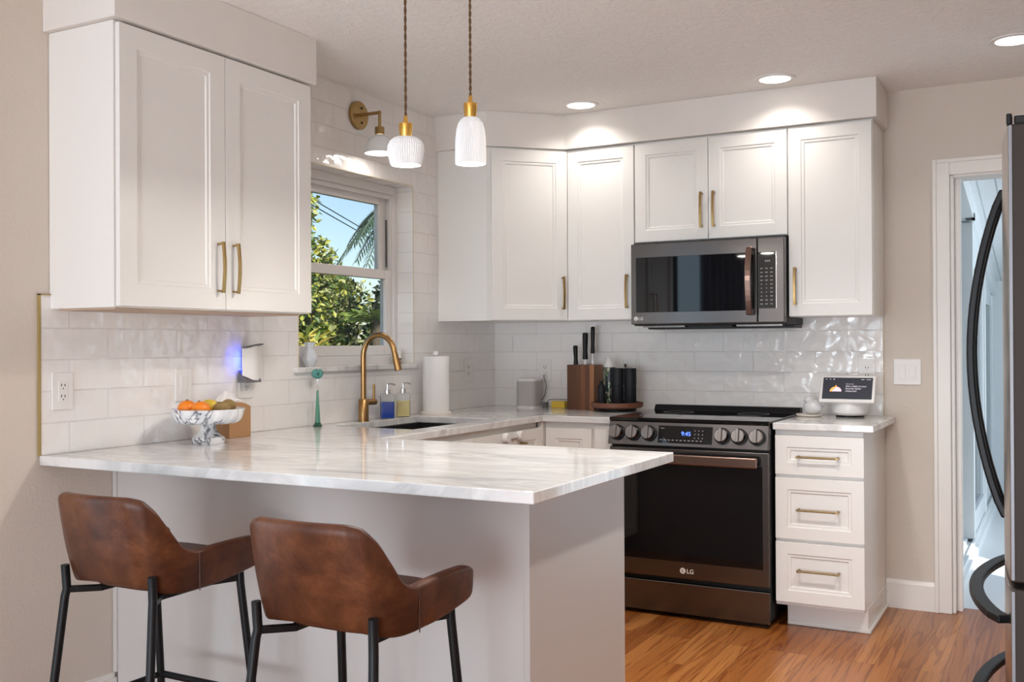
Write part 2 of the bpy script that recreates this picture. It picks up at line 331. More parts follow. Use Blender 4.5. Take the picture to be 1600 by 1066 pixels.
    def grid_slab(s, xs, ys, full, z0, z1):         # plan cells; full(i, j) tells which are stone
        V = {}
        def vt(i, j, z):
            k = (i, j, z)
            if k not in V: V[k] = s.bm.verts.new((xs[i], ys[j], z))
            return V[k]
        nx, ny = len(xs) - 1, len(ys) - 1; ok = lambda i, j: 0 <= i < nx and 0 <= j < ny and full(i, j)
        for i in range(nx):
            for j in range(ny):
                if not ok(i, j): continue
                s.face([vt(i, j, z1), vt(i + 1, j, z1), vt(i + 1, j + 1, z1), vt(i, j + 1, z1)])
                s.face([vt(i, j, z0), vt(i, j + 1, z0), vt(i + 1, j + 1, z0), vt(i + 1, j, z0)])
                for di, dj, a, c in ((0, -1, (i, j), (i + 1, j)), (0, 1, (i + 1, j + 1), (i, j + 1)), (-1, 0, (i, j + 1), (i, j)), (1, 0, (i + 1, j), (i + 1, j + 1))):
                    if not ok(i + di, j + dj): s.face([vt(*a, z0), vt(*c, z0), vt(*c, z1), vt(*a, z1)])
        return s
    def obj(s, name, mat, parent=None, smooth=False, bevel=0, loc=(0, 0, 0), rot=(0, 0, 0), subd=0, angle=40, segs=2):
        bmesh.ops.recalc_face_normals(s.bm, faces=s.bm.faces)
        me = bpy.data.meshes.new(name); s.bm.to_mesh(me); s.bm.free()
        for m in (mat if isinstance(mat, (list, tuple)) else [mat]): me.materials.append(m)
        o = bpy.data.objects.new(name, me); COL.objects.link(o); o.location = loc; o.rotation_euler = rot
        if parent: o.parent = parent
        if smooth:
            for p in me.polygons: p.use_smooth = True
            if smooth != 'all':
                bm2 = bmesh.new(); bm2.from_mesh(me)
                for e in bm2.edges:
                    if len(e.link_faces) == 2 and e.calc_face_angle(0) > R(angle): e.smooth = False
                bm2.to_mesh(me); bm2.free()
        if bevel:
            md = o.modifiers.new('bevel', 'BEVEL'); md.width = bevel; md.segments = segs; md.limit_method = 'ANGLE'; md.angle_limit = R(30); md.harden_normals = False
        if subd:
            md = o.modifiers.new('subd', 'SUBSURF'); md.levels = subd; md.render_levels = subd
        return o

def tag(o, label, cat, group=None):
    o['label'] = label; o['category'] = cat
    if group: o['group'] = group
    return o
def thing(name, label, cat, loc=(0, 0, 0), rz=0, group=None):
    o = bpy.data.objects.new(name, None); COL.objects.link(o); o.location = loc; o.rotation_euler = (0, 0, rz); o.empty_display_size = 0.1
    return tag(o, label, cat, group)
def struct(o): o['kind'] = 'structure'; return o
def copy_tree(o, parent=None):
    c = o.copy(); COL.objects.link(c)
    if parent: c.parent = parent
    for ch in list(o.children): copy_tree(ch, c)
    return c
def text(name, s, size, mat, parent, loc, rot=(R(90), 0, 0), ext=0.0006, align='LEFT', bold=0.0):
    cu = bpy.data.curves.new(name, 'FONT'); cu.body = s; cu.size = size; cu.extrude = ext; cu.align_x = align; cu.offset = bold
    tmp = bpy.data.objects.new(name + '_src', cu); COL.objects.link(tmp)
    me = bpy.data.meshes.new_from_object(tmp.evaluated_get(bpy.context.evaluated_depsgraph_get())); bpy.data.objects.remove(tmp)
    me.name = name; me.materials.clear(); me.materials.append(mat)
    o = bpy.data.objects.new(name, me); COL.objects.link(o); o.location = loc; o.rotation_euler = rot
    if parent: o.parent = parent
    return o

# ------------------------------------------------------------------ room shell
CZ = 2.46; RX = 3.62; RY = -8.4
struct(B().box(-0.2, RX + 0.2, RY - 0.2, 0.13, -0.1, 0).obj('floor', OAK))
struct(B().box(-0.2, RX + 0.2, RY - 0.2, 0.13, CZ, CZ + 0.2).obj('ceiling', CEIL))
WY0, WY1, WZ0, WZ1 = -1.735, -0.842, 1.145, 2.072        # kitchen window opening
b = B().box(-0.2, 0, RY, -6.2, 0, CZ).box(-0.2, 0, -6.2, -3.74, 2.12, CZ).box(-0.2, 0, -3.74, WY0, 0, CZ).box(-0.2, 0, WY1, 0.13, 0, CZ).box(-0.2, 0, WY0, WY1, 0, WZ0).box(-0.2, 0, WY0, WY1, WZ1, CZ)
struct(b.obj('wall_left', WALL))
DX0, DX1, DZ = 2.440, 3.26, 2.045
struct(B().box(0, DX0, 0, 0.13, 0, CZ).box(DX1, RX, 0, 0.13, 0, CZ).box(DX0, DX1, 0, 0.13, DZ, CZ).obj('wall_back', WALL))
struct(B().box(RX, RX + 0.2, RY, 0.13, 0, CZ).obj('wall_right', WALL))
struct(B().box(-0.2, 0.55, RY - 0.2, RY, 0, CZ).box(3.25, RX + 0.2, RY - 0.2, RY, 0, CZ).box(0.55, 3.25, RY - 0.2, RY, 2.35, CZ).obj('wall_rear', WALL))
# tiled faces
t = 0.008
b = B().box(0, t, -2.978, -2.93, 0.911, 1.428).box(0, t, -2.93, WY0, 0.911, CZ).box(0, t, WY1, 0, 0.911, CZ).box(0, t, WY0, WY1, 0.911, WZ0).box(0, t, WY0, WY1, WZ1, CZ)
b.box(-0.088, t, WY1 - t, WY1, 1.168, WZ1 - t).box(-0.088, t, WY0, WY0 + t, 1.168, WZ1 - t).box(-0.088, t, WY0, WY1, WZ1 - t, WZ1)
struct(b.obj('wall_left_tile', TILE_L))
struct(B().box(t, 2.140, -t, 0, 0.911, CZ - 0.02).obj('wall_back_tile', TILE_B))
struct(B().box(0, 0.010, -2.984, -2.978, 0.911, 1.432).box(0, 0.010, -2.984, -2.93, 1.428, 1.432).obj('trim_1', EDGEBR))
struct(B().box(2.140, 2.144, -0.011, 0, 0.911, 1.385).obj('trim_2', PALEBR))
b = B().box(t, 0.0105, WY1 - t, WY1 - t + 0.004, 1.168, WZ1 - t + 0.004).box(t, 0.0105, WY0 + t - 0.004, WY0 + t, 1.168, WZ1 - t + 0.004).box(t, 0.0105, WY0 + t, WY1 - t, WZ1 - t, WZ1 - t + 0.004)
struct(b.obj('trim_3', PALEBR))
struct(B().box(2.149, 2.366, -0.016, 0, 0, 0.118).prism_x([(-0.016, 0.118), (0, 0.118), (0, 0.134), (-0.006, 0.134)], 2.149, 2.366).obj('baseboard_back', TRIM))
struct(B().box(0, 0.016, -3.70, -2.69, 0, 0.118).prism([(0, -3.70), (0.006, -3.70), (0.006, -2.69), (0, -2.69)], 0.118, 0.134).obj('baseboard_left', TRIM))
# soffits above the upper cabinets
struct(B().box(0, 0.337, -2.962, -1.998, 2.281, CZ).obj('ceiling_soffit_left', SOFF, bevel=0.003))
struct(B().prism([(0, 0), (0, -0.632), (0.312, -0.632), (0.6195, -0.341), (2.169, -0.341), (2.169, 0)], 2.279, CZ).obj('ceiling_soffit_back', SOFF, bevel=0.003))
# doorway trim
d1 = B().box(2.366, 2.440, -0.020, 0, 0, 2.114).box(2.440, DX1, -0.020, 0, 2.040, 2.114).box(DX1, DX1 + 0.074, -0.020, 0, 0, 2.114)
d1.box(2.366, 2.384, -0.028, -0.020, 0, 2.114).box(2.384, DX1 + 0.074, -0.028, -0.020, 2.096, 2.114)
d1.box(2.440, 2.455, 0.0, 0.15, 0, 2.040).box(2.455, 2.480, 0.05, 0.11, 0, 2.040).box(DX1 - 0.015, DX1, 0, 0.15, 0, 2.040).box(2.455, DX1, 0.0, 0.15, 2.028, 2.043)
struct(d1.obj('door_1', TRIM, bevel=0.003))

# ------------------------------------------------------------------ kitchen window
fr = B(); X0, X1 = -0.175, -0.088
fr.box(X0, X1, WY1 - t - 0.028, WY1 - t, WZ0, WZ1 - t).box(X0, X1, WY0 + t, WY0 + t + 0.028, WZ0, WZ1 - t)
fr.box(X0, X1, WY0 + t + 0.028, WY1 - t - 0.028, WZ1 - t - 0.040, WZ1 - t).box(X0, -0.080, WY0 + t, WY1 - t, WZ0, WZ0 + 0.066)
fr.box(X0 + 0.02, -0.105, WY0 + t, WY1 - t, WZ1 - t - 0.062, WZ1 - t - 0.04).box(X0 + 0.02, -0.135, WY1 - t - 0.048, WY1 - t - 0.028, WZ0, WZ1 - t).box(-0.112, -0.10, WY1 - t - 0.042, WY1 - t - 0.028, WZ0, WZ1 - t)
win = struct(fr.obj('window_1', VINYL, bevel=0.002))
def sash(nm, x0, x1, z0, z1, st, rb, rtp):
    a, c = WY0 + t + 0.034, WY1 - t - 0.040
    s_ = B().box(x0, x1, a, a + st, z0, z1).box(x0, x1, c - st, c, z0, z1).box(x0, x1, a + st, c - st, z0, z0 + rb).box(x0, x1, a + st, c - st, z1 - rtp, z1).obj(nm, VINYL, win, bevel=0.003)
    xm = (x0 + x1) / 2; B().box(xm - 0.002, xm + 0.002, a + st, c - st, z0 + rb, z1 - rtp).obj('pane', PANE, s_); return s_
sash('upper_sash', -0.168, -0.136, 1.60, 2.012, 0.050, 0.035, 0.040)
sash('lower_sash', -0.132, -0.098, 1.212, 1.640, 0.050, 0.048, 0.046)
B().box(-0.134, -0.1285, WY1 - t - 0.040, WY1 - t - 0.030, 1.66, 1.90).obj('balance_channel', DKGRAY, win)
sill = struct(B().box(-0.086, 0.030, -1.757, -0.826, WZ0, 1.168).obj('window_1_sill', COUNTER, bevel=0.003))

# ------------------------------------------------------------------ sunroom beyond the doorway
struct(B().box(2.2, 4.4, 0.13, 4.2, -0.14, -0.04).obj('floor_sunroom', SUNW))
zc = lambda y: 2.42 - 0.16 * (y - 0.13)
b = B(); b.prism_x([(0.13, zc(0.13)), (4.2, zc(4.2)), (4.2, zc(4.2) + 0.1), (0.13, zc(0.13) + 0.1)], 2.2, 4.4); struct(b.obj('ceiling_sunroom', PLANKW))
struct(B().box(4.3, 4.4, 0.13, 4.2, -0.04, 2.7).obj('wall_sunroom', SUNW))
struct(B().box(2.2, 4.4, 4.2, 4.3, -0.04, 2.7).obj('wall_sunroom_end', SUNW))
zt_ = lambda y: zc(y) - 0.13
sd = struct(B().box(2.30, 2.44, 0.15, 4.15, -0.04, 0.015).box(2.35, 2.37, 0.15, 4.15, 0.015, 0.035).box(2.40, 2.42, 0.15, 4.15, 0.015, 0.035).prism_x([(0.15, zt_(0.15)), (4.15, zt_(4.15)), (4.15, zc(4.15)), (0.15, zc(0.15))], 2.335, 2.42).obj('door_2', ALUM, bevel=0.003))
for y0, y1, xa, xb in ((1.80, 3.00, 2.335, 2.410), (2.92, 4.14, 2.350, 2.395)):
    q = B().box(xa, xb, y0, y0 + 0.075, 0.035, zt_(y0 + 0.075)).box(xa, xb, y1 - 0.075, y1, 0.035, zt_(y1)).box(xa + 0.015, xb - 0.01, y0 + 0.075, y1 - 0.075, 0.035, 0.17)
    q.prism_x([(y0 + 0.075, zt_(y1) - 0.09), (y1 - 0.075, zt_(y1) - 0.09), (y1 - 0.075, zt_(y1 - 0.075)), (y0 + 0.075, zt_(y0 + 0.075))], xa + 0.015, xb - 0.01)
    p_ = q.obj('sliding_panel', ALUM, sd, bevel=0.003)
    B().box(2.370, 2.376, y0 + 0.075, y1 - 0.075, 0.17, zt_(y1) - 0.09).obj('pane', PANE, p_)
br_ = thing('roller_bracket', 'small steel bracket at the top of the white sliding door beyond the doorway', 'bracket', (2.375, 1.74, 2.02))
B().box(0, 0.05, 0, 0.06, 0.0, 0.012).box(0.035, 0.05, 0, 0.06, 0.0, 0.04).obj('bracket_plate', DKGRAY, br_)

# ------------------------------------------------------------------ cabinets
def bar_pull(parent, x, yf, z, L):
    b = B().tube([(-L / 2, -0.028, 0), (L / 2, -0.028, 0)], 0.0048, 12)
    for q in (-L / 2 + 0.006, L / 2 - 0.006): b.tube([(q, 0, 0), (q, -0.022, 0), (q, -0.034, 0)], 0.0062, 12)
    o = b.obj('handle', BRONZEH, parent, smooth=True, loc=(x, yf, z)); o['label'] = 'dark brass bar handle'; return o
def pull(parent, x, yf, z0, z1, horiz=False, name='handle'):
    # slightly bowed bar with square feet; stands off the front by 30 mm
    b = B(); L = z1 - z0; pr = [(-0.006, -0.0035), (0.006, -0.0035), (0.006, 0.0035), (-0.006, 0.0035)]
    path = []
    for k in range(11):
        t_ = k / 10; path.append((0, -(0.024 + 0.007 * sin(pi * t_)), t_ * L))
    pts = [(0, 0.0, 0.006), (0, -0.018, 0.005)] + path + [(0, -0.018, L - 0.005), (0, 0.0, L - 0.006)]
    P = [((p[2] - L / 2, p[1], 0) if horiz else (0, p[1], p[2])) for p in pts]
    b.sweep(P, pr, (0, -0.3, 1) if not horiz else (0, 0, 1))
    o = b.obj(name, BRASS, parent, loc=((x, yf, (z0 + z1) / 2) if horiz else (x, yf, z0)), bevel=0.001)
    o['label'] = 'brass bar handle'; return o
def door(parent, x0, x1, z0, z1, yf, fw=0.058, th=0.019, name='door', mat=None):
    return B().panel(x0, x1, z0, z1, yf, th, fw).obj(name, mat or CAB, parent, bevel=0.0012)

lc = thing('wall_cabinet', 'large two-door white wall cabinet under the soffit left of the window, brass handles', 'cabinet', (0, -2.940, 0), R(90))
B().box(0, 0.921, -0.304, -0.002, 1.384, 2.280).obj('cabinet_body', CAB, lc, bevel=0.001)
B().box(0.02, 0.90, -0.285, -0.02, 1.378, 1.384).obj('bottom_panel', UNDER, lc)
dd = door(lc, 0.006, 0.4585, 1.388, 2.272, -0.325, 0.070); pull(dd, 0.424, -0.325, 1.446, 1.620)
dd = door(lc, 0.4615, 0.919, 1.388, 2.272, -0.325, 0.070); pull(dd, 0.497, -0.325, 1.446, 1.620)

cc = thing('corner_cabinet', 'tall white corner wall cabinet with one angled door', 'cabinet', (0, 0, 0))
B().prism([(0.009, -0.009), (0.009, -0.6165), (0.305, -0.6165), (0.6165, -0.305), (0.6165, -0.009)], 1.385, 2.278).obj('cabinet_body', CAB, cc, bevel=0.001)
dg = B().panel(0.022, 0.432, 1.388, 2.268, -0.021, 0.019, 0.062).obj('door', CAB, cc, bevel=0.0012, loc=(0.305, -0.6165, 0), rot=(0, 0, R(45)))
pull(dg, 0.403, -0.021, 1.444, 1.612)
def upper(label, x0, x1, z0, doors, pulls):
    o = thing('wall_cabinet', label, 'cabinet', (x0, 0, 0)); W = x1 - x0
    B().box(0, W, -0.305, -0.009, z0, 2.278).obj('cabinet_body', CAB, o, bevel=0.001)
    for (a, c), (px, p0, p1) in zip(doors, pulls):
        d_ = door(o, a - x0, c - x0, z0 + 0.003, 2.268, -0.325, 0.058); pull(d_, px - x0, -0.325, p0, p1)
upper('narrow white wall cabinet between the angled corner cabinet and the microwave', 0.6175, 0.9990, 1.385, [(0.6265, 0.9960)], [(0.962, 1.444, 1.612)])
upper('short two-door white wall cabinet directly above the microwave', 1.0000, 1.7680, 1.770, [(1.0030, 1.3820), (1.3850, 1.7650)], [(1.352, 1.828, 2.000), (1.414, 1.829, 2.000)])
upper('tall single-door white wall cabinet right of the microwave at the run end', 1.7690, 2.1470, 1.385, [(1.7715, 2.1440)], [(1.802, 1.440, 1.613)])

# drawer base right of the range
db = thing('drawer_cabinet', 'white base cabinet of three drawers right of the range', 'cabinet', (1.773, 0, 0))
b = B().box(0, 0.374, -0.604, -0.009, 0.105, 0.880).box(0.03, 0.376, -0.520, -0.02, 0, 0.105); b.obj('cabinet_body', CAB, db, bevel=0.001)
b = B().box(0.03, 0.385, -0.529, -0.520, 0, 0.018).box(0.376, 0.388, -0.529, -0.018, 0, 0.018); b.obj('shoe_moulding', TRIM, db, bevel=0.004)
for z0, z1, hz in ((0.684, 0.856, 0.764), (0.401, 0.670, 0.533), (0.123, 0.387, 0.268)):
    d_ = door(db, 0.003, 0.379, z0, z1, -0.624, 0.052, name='drawer'); bar_pull(d_, 0.189, -0.624, hz, 0.180)
# sink run and corner base cabinets
sb = thing('sink_base_cabinet', 'cream base cabinet under the sink and window counter', 'cabinet', (0, -1.998, 0), R(90))
B().box(0, 1.37, -0.600, -0.009, 0.105, 0.69).box(0, 0.35, -0.608, -0.009, 0.69, 0.88).box(1.06, 1.355, -0.600, -0.009, 0.69, 0.88).box(0.35, 1.06, -0.608, -0.545, 0.69, 0.88).box(0, 1.37, -0.54, -0.02, 0, 0.105).obj('cabinet_body', CAB, sb, bevel=0.001)
for a, c in ((-1.99, -1.65), (-1.645, -1.302), (-1.297, -0.944), (-0.939, -0.640)):
    d_ = door(sb, a + 1.998, c + 1.998, 0.120, 0.850, -0.628, 0.052)
    if c > -1: pull(d_, (a + 1.998 + 0.08) if a > -1 else (c + 1.998 - 0.08), -0.628, 0.785, 0.80, True)
lk = thing('cabinet_lock', 'white child lock with two round pads across the sink cabinet doors', 'lock', (0.630, -0.954, 0.830), R(90))
for x in (-0.069, 0.069): B().tube([(x, 0, 0), (x, -0.012, 0), (x, -0.022, 0)], lambda t_: 0.024 if t_ < 0.8 else 0.019, 20).obj('pad', WPLAST, lk, smooth=True)
B().box(-0.06, 0.06, -0.012, -0.006, -0.006, 0.008).obj('strap', WPLAST, lk)
cb_ = thing('base_cabinet', 'cream corner base cabinet left of the range', 'cabinet', (0.632, 0, 0))
B().box(0, 0.366, -0.604, -0.009, 0.105, 0.880).box(-0.030, 0, -0.638, -0.009, 0.105, 0.880).box(0, 0.366, -0.54, -0.02, 0, 0.105).obj('cabinet_body', CAB, cb_, bevel=0.001)
door(cb_, 0.010, 0.258, 0.120, 0.850, -0.624, 0.052)
B().box(0.272, 0.362, -0.620, -0.604, 0.110, 0.868).obj('filler_strip', CAB, cb_, bevel=0.001)
# peninsula
pc = thing('peninsula_cabinet', 'long white panelled peninsula base under the marble counter, behind the bar stools', 'cabinet', (0, 0, 0))
B().box(0.002, 1.608, -2.672, -2.03, 0.0, 0.880).obj('cabinet_body', PEN_SHADED, pc)
B().box(0.018, 1.6075, -2.688, -2.672, 0.004, 0.880).obj('back_panel', PEN_SHADED, pc, bevel=0.001)
B().box(1.609, 1.628, -2.692, -2.018, 0.0, 0.880).obj('end_panel', PEN_SHADED, pc, bevel=0.0015)
B().box(0.001, 0.020, -2.696, -2.672, 0.135, 0.880).obj('corner_bead', PEN_SHADED, pc, bevel=0.004)
B().box(0.018, 1.609, -2.702, -2.688, 0.0, 0.09).obj('base_strip', PEN_SHADED, pc, bevel=0.003)
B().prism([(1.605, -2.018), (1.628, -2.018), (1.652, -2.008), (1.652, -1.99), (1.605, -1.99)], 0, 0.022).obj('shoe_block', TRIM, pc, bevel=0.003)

# ------------------------------------------------------------------ counters, sink
xs = [0.009, 0.105, 0.525, 0.640, 0.999, 1.793]; ys = [-2.985, -2.001, -1.62, -0.955, -0.647, -0.009]
def full(i, j):
    x = (xs[i] + xs[i + 1]) / 2; y = (ys[j] + ys[j + 1]) / 2
    if y < -2.001: return True
    if x > 0.999: return False
    if x > 0.640: return y > -0.647
    return not (0.105 < x < 0.525 and -1.62 < y < -0.955)
tag(B().grid_slab(xs, ys, full, 0.8805, 0.911).obj('countertop', COUNTER, bevel=0.003), 'pale veined marble counter running from the peninsula round the sink to the range', 'countertop')
tag(B().box(1.771, 2.196, -0.647, -0.009, 0.8805, 0.911).obj('countertop', COUNTER, bevel=0.004), 'short marble counter on the drawer cabinet right of the range', 'countertop')
sk = thing('sink', 'black undermount sink below the window', 'sink', (0.315, -1.2875, 0.70))
b = B(); b.box(-0.215, 0.215, -0.338, 0.338, 0, 0.008).box(-0.215, -0.207, -0.338, 0.338, 0.008, 0.180).box(0.207, 0.215, -0.338, 0.338, 0.008, 0.180).box(-0.207, 0.207, -0.338, -0.33, 0.008, 0.18).box(-0.207, 0.207, 0.33, 0.338, 0.008, 0.18)
b.obj('basin', SINKM, sk, bevel=0.003)
B().lathe([(0.0, 0.009), (0.045, 0.009), (0.05, 0.013), (0.04, 0.014), (0.0, 0.012)], (0, 0, 0), 24).obj('drain', CHROME, sk, smooth=True)

# ------------------------------------------------------------------ range
rg = thing('range', 'black stainless slide-in electric range with six knobs and glass oven door', 'range', (1.0015, 0, 0)); W = 0.763
B().box(0.004, W - 0.004, -0.640, -0.012, 0.03, 0.900).box(0.03, W - 0.03, -0.60, -0.05, 0.0, 0.03).obj('range_body', BLACK, rg, bevel=0.002)
ct = B().box(0.001, W - 0.001, -0.668, -0.012, 0.900, 0.9165).obj('cooktop', BLKGL, rg, bevel=0.003)
for x, y, r_ in ((0.19, -0.48, 0.10), (0.57, -0.48, 0.115), (0.19, -0.22, 0.075), (0.57, -0.22, 0.075)):
    B().lathe([(r_ - 0.003, 0.0001), (r_ - 0.003, 0.0006), (r_, 0.0006), (r_, 0.0001)], (x, y, 0.9165), 40).obj('burner_ring', LEGEND, ct)
B().prism_x([(-0.075, 0.9165), (-0.012, 0.9165), (-0.012, 0.942), (-0.058, 0.942)], 0.004, W - 0.004).obj('back_guard', BLACK, rg, bevel=0.003)
cp = B().prism_x([(-0.640, 0.790), (-0.640, 0.899), (-0.664, 0.899), (-0.690, 0.790)], 0.002, W - 0.002).obj('control_panel', BSS, rg, bevel=0.003)
sl = math.atan2(0.026, 0.109); npn = Vector((0, -cos(sl), -sin(sl)))   # panel lean
def onpanel(z): return -0.664 - (0.899 - z) * (0.026 / 0.109)
dpl = B().box(-0.128, 0.128, -0.002, 0.004, -0.042, 0.038).obj('display', BLKGL, cp, loc=(0.378, onpanel(0.846), 0.846), rot=(-sl, 0, 0))
text('clock_digits', '9:45', 0.027, DIGIT, dpl, (-0.018, -0.0026, -0.006), align='LEFT')
b = B()
for i in range(3):
    for j in range(3): b.box(0.045 + i * 0.018, 0.049 + i * 0.018, -0.0026, -0.002, 0.016 - j * 0.017, 0.021 - j * 0.017)
for i in range(11): b.box(-0.118 + i * 0.019, -0.108 + i * 0.019, -0.0026, -0.002, -0.030, -0.0265)
b.box(-0.118, -0.10, -0.0026, -0.002, 0.024, 0.027); b.obj('key_legends', LEGEND, dpl)
for kx in (0.046, 0.127, 0.205, 0.553, 0.630, 0.710):
    kb = B().tube([(0, 0.001, 0), (0, -0.010, 0)], 0.037, 28, (0, 0, 1)).obj('knob', BLACK, cp, smooth=True, loc=(kx, onpanel(0.845), 0.845), rot=(-sl, 0, 0))
    B().tube([(0, -0.008, 0), (0, -0.032, 0), (0, -0.036, 0)], lambda t_: 0.031 if t_ < 0.9 else 0.028, 28, (0, 0, 1)).obj('knob_cap', KNOBM, kb, smooth=True)
    B().box(-0.007, 0.007, -0.046, -0.030, -0.030, 0.030).obj('knob_grip', KNOBM, kb, bevel=0.002)
od = B().box(0.004, W - 0.004, -0.672, -0.642, 0.185, 0.778).obj('oven_door', BSS, rg, bevel=0.004)
B().box(0.038, W - 0.032, -0.6740, -0.668, 0.262, 0.716).obj('oven_window', BLKGL, od, bevel=0.001)
b = B(); b.box(0.045, W - 0.045, -0.726, -0.708, 0.712, 0.758)
for x in (0.055, W - 0.085): b.box(x, x + 0.03, -0.712, -0.670, 0.726, 0.748)
b.obj('oven_handle', COPPER, od, bevel=0.005)
lg = B().tube([(0, 0, 0), (0, -0.0012, 0)], 0.0135, 28).obj('logo', LOGOM, od, loc=(0.362, -0.672, 0.222))
B().tube([(0.006 * cos(R(a)), -0.0016, 0.006 * sin(R(a))) for a in range(60, 331, 15)], 0.0009, 6, (0, 1, 0)).tube([(0.001, -0.0016, 0.004), (0.001, -0.0016, -0.004), (0.005, -0.0016, -0.004)], 0.0008, 6, (0, 1, 0)).obj('logo_mark', BSS, lg)
text('brand_letters', 'LG', 0.028, LOGOM, lg, (0.018, -0.0006, -0.010), bold=0.0003)
B().box(0.004, W - 0.004, -0.668, -0.640, 0.022, 0.163).obj('storage_drawer', BSS, rg, bevel=0.004)

# ------------------------------------------------------------------ microwave
mw = thing('microwave', 'black stainless over-the-range microwave with bowed handle', 'microwave', (1.003, 0, 0)); W = 0.762
B().box(0, W, -0.345, -0.010, 1.352, 1.767).obj('microwave_body', BLACK, mw, bevel=0.003)
for x in (0.03, 0.51): B().box(x, x + 0.22, -0.30, -0.08, 1.344, 1.352).obj('grease_filter', KNOBM, mw)
B().box(0.27, 0.49, -0.31, -0.06, 1.342, 1.352).box(0.02, W, -0.20, -0.03, 1.336, 1.350).obj('vent_base', BLACK, mw)
md_ = B().box(0.0, 0.634, -0.385, -0.347, 1.358, 1.758).obj('door', BSS, mw, bevel=0.004)
B().box(0.027, 0.588, -0.3865, -0.38, 1.417, 1.690).obj('door_window', BLKGL, md_, bevel=0.001)
pr = [(-0.015, -0.006), (0.015, -0.006), (0.015, 0.006), (-0.015, 0.006)]
b = B(); b.sweep([(0, -0.030 - 0.028 * sin(pi * k / 14), 1.395 + 0.318 * k / 14) for k in range(15)], pr, (0, -1, 0))
b.box(-0.010, 0.010, -0.034, 0.002, 1.40, 1.425).box(-0.010, 0.010, -0.034, 0.002, 1.68, 1.705)
b.obj('handle', COPPER, md_, bevel=0.004, loc=(0.605, -0.385, 0))
cpn = B().box(0.637, W, -0.385, -0.347, 1.358, 1.758).obj('control_panel', BSS, mw, bevel=0.004)
kp = B().box(0.640, 0.722, -0.3865, -0.38, 1.425, 1.690).obj('keypad', BLKGL, cpn)
b = B(); rnd = random.Random(3)
for j in range(10):
    for i in range(3):
        w_ = 0.012 if j in (0, 1, 2, 3, 8, 9) else 0.005
        if i == 2: w_ = 0.012
        x = 0.655 + i * 0.0235; z = 1.612 - j * 0.0185; b.box(x - w_ / 2, x + w_ / 2, -0.3871, -0.3865, z - 0.0022, z + 0.0022)
for i in range(3): b.box(0.672 + i * 0.009, 0.678 + i * 0.009, -0.3871, -0.3865, 1.643, 1.651)
b.obj('key_legends', LEGEND, kp)
B().box(0.7225, 0.7255, -0.3868, -0.38, 1.425, 1.690).obj('bright_edge', CHROME, cpn)
lg = B().tube([(0, 0, 0), (0, -0.0012, 0)], 0.0105, 28).obj('logo', LOGOM, md_, loc=(0.026, -0.385, 1.387))
B().tube([(0.0045 * cos(R(a)), -0.0016, 0.0045 * sin(R(a))) for a in range(60, 331, 15)], 0.0007, 6, (0, 1, 0)).obj('logo_mark', BSS, lg)
text('brand_letters', 'LG', 0.021, LOGOM, lg, (0.013, -0.0006, -0.0075), bold=0.0003)

# ------------------------------------------------------------------ refrigerator (faces the range aisle, -x)
fg = thing('refrigerator', 'black stainless french-door refrigerator with curved handles at the right edge', 'refrigerator', (2.785, -2.560, 0)); D = 0.91
B().box(0.085, 0.80, 0.005, D - 0.005, 0.03, 1.765).box(0.12, 0.75, 0.05, 0.86, 0, 0.03).obj('case', BSSV, fg, bevel=0.004)
def front(y0, y1, z0, z1, nm):
    poly = []
    for k in range(13):
        y = y0 + (y1 - y0) * k / 12; poly.append((0.004 - 0.030 * (1 - (2 * y / D - 1) ** 2), y))
    poly += [(0.078, y1), (0.078, y0)]
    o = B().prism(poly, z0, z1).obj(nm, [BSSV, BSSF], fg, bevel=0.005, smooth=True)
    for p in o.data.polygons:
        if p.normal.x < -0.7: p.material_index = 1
    return o
d1_ = front(0.002, 0.452, 0.715, 1.755, 'door'); d2_ = front(0.458, D - 0.002, 0.715, 1.755, 'door')
dr1 = front(0.002, D - 0.002, 0.405, 0.700, 'drawer'); dr2 = front(0.002, D - 0.002, 0.045, 0.395, 'drawer')
B().box(0.0045, 0.0125, -0.0015, 0.006, 0.72, 1.752).obj('edge_strip', EDGE, d1_, bevel=0.001)
B().box(0.0045, 0.0125, -0.0015, 0.006, 0.41, 0.695).obj('edge_strip', EDGE, dr1, bevel=0.001)
b = B().box(0.016, 0.075, 0.01, 0.10, 1.755, 1.776).box(0.0, 0.012, 0.008, 0.05, 1.755, 1.782).box(0.05, 0.16, 0.015, 0.11, 1.755, 1.784); b.obj('hinge_cover', BLACK, fg, bevel=0.004)
B().box(0.03, 0.085, 0.0, 0.05, 0.702, 0.713).obj('hinge', BLACK, fg)
hp = [(-0.017, -0.010), (0.017, -0.010), (0.017, 0.010), (-0.017, 0.010)]
for dd_, y in ((d1_, 0.415), (d2_, 0.495)):
    pts = [(-0.024 - 0.082 * sin(pi * k / 20) ** 0.8, y, 0.80 + 0.86 * k / 20) for k in range(21)]
    B().sweep(pts, hp, (1, 0, 0)).obj('handle', BLKMET, dd_, bevel=0.005)
for dd_, z in ((dr1, 0.615), (dr2, 0.325)):
    pts = [(-0.012 - 0.085 * sin(pi * k / 20) ** 0.7, 0.06 + 0.79 * k / 20, z) for k in range(21)]
    B().sweep(pts, hp, (0, 0, 1)).obj('handle', BLKMET, dd_, bevel=0.005)

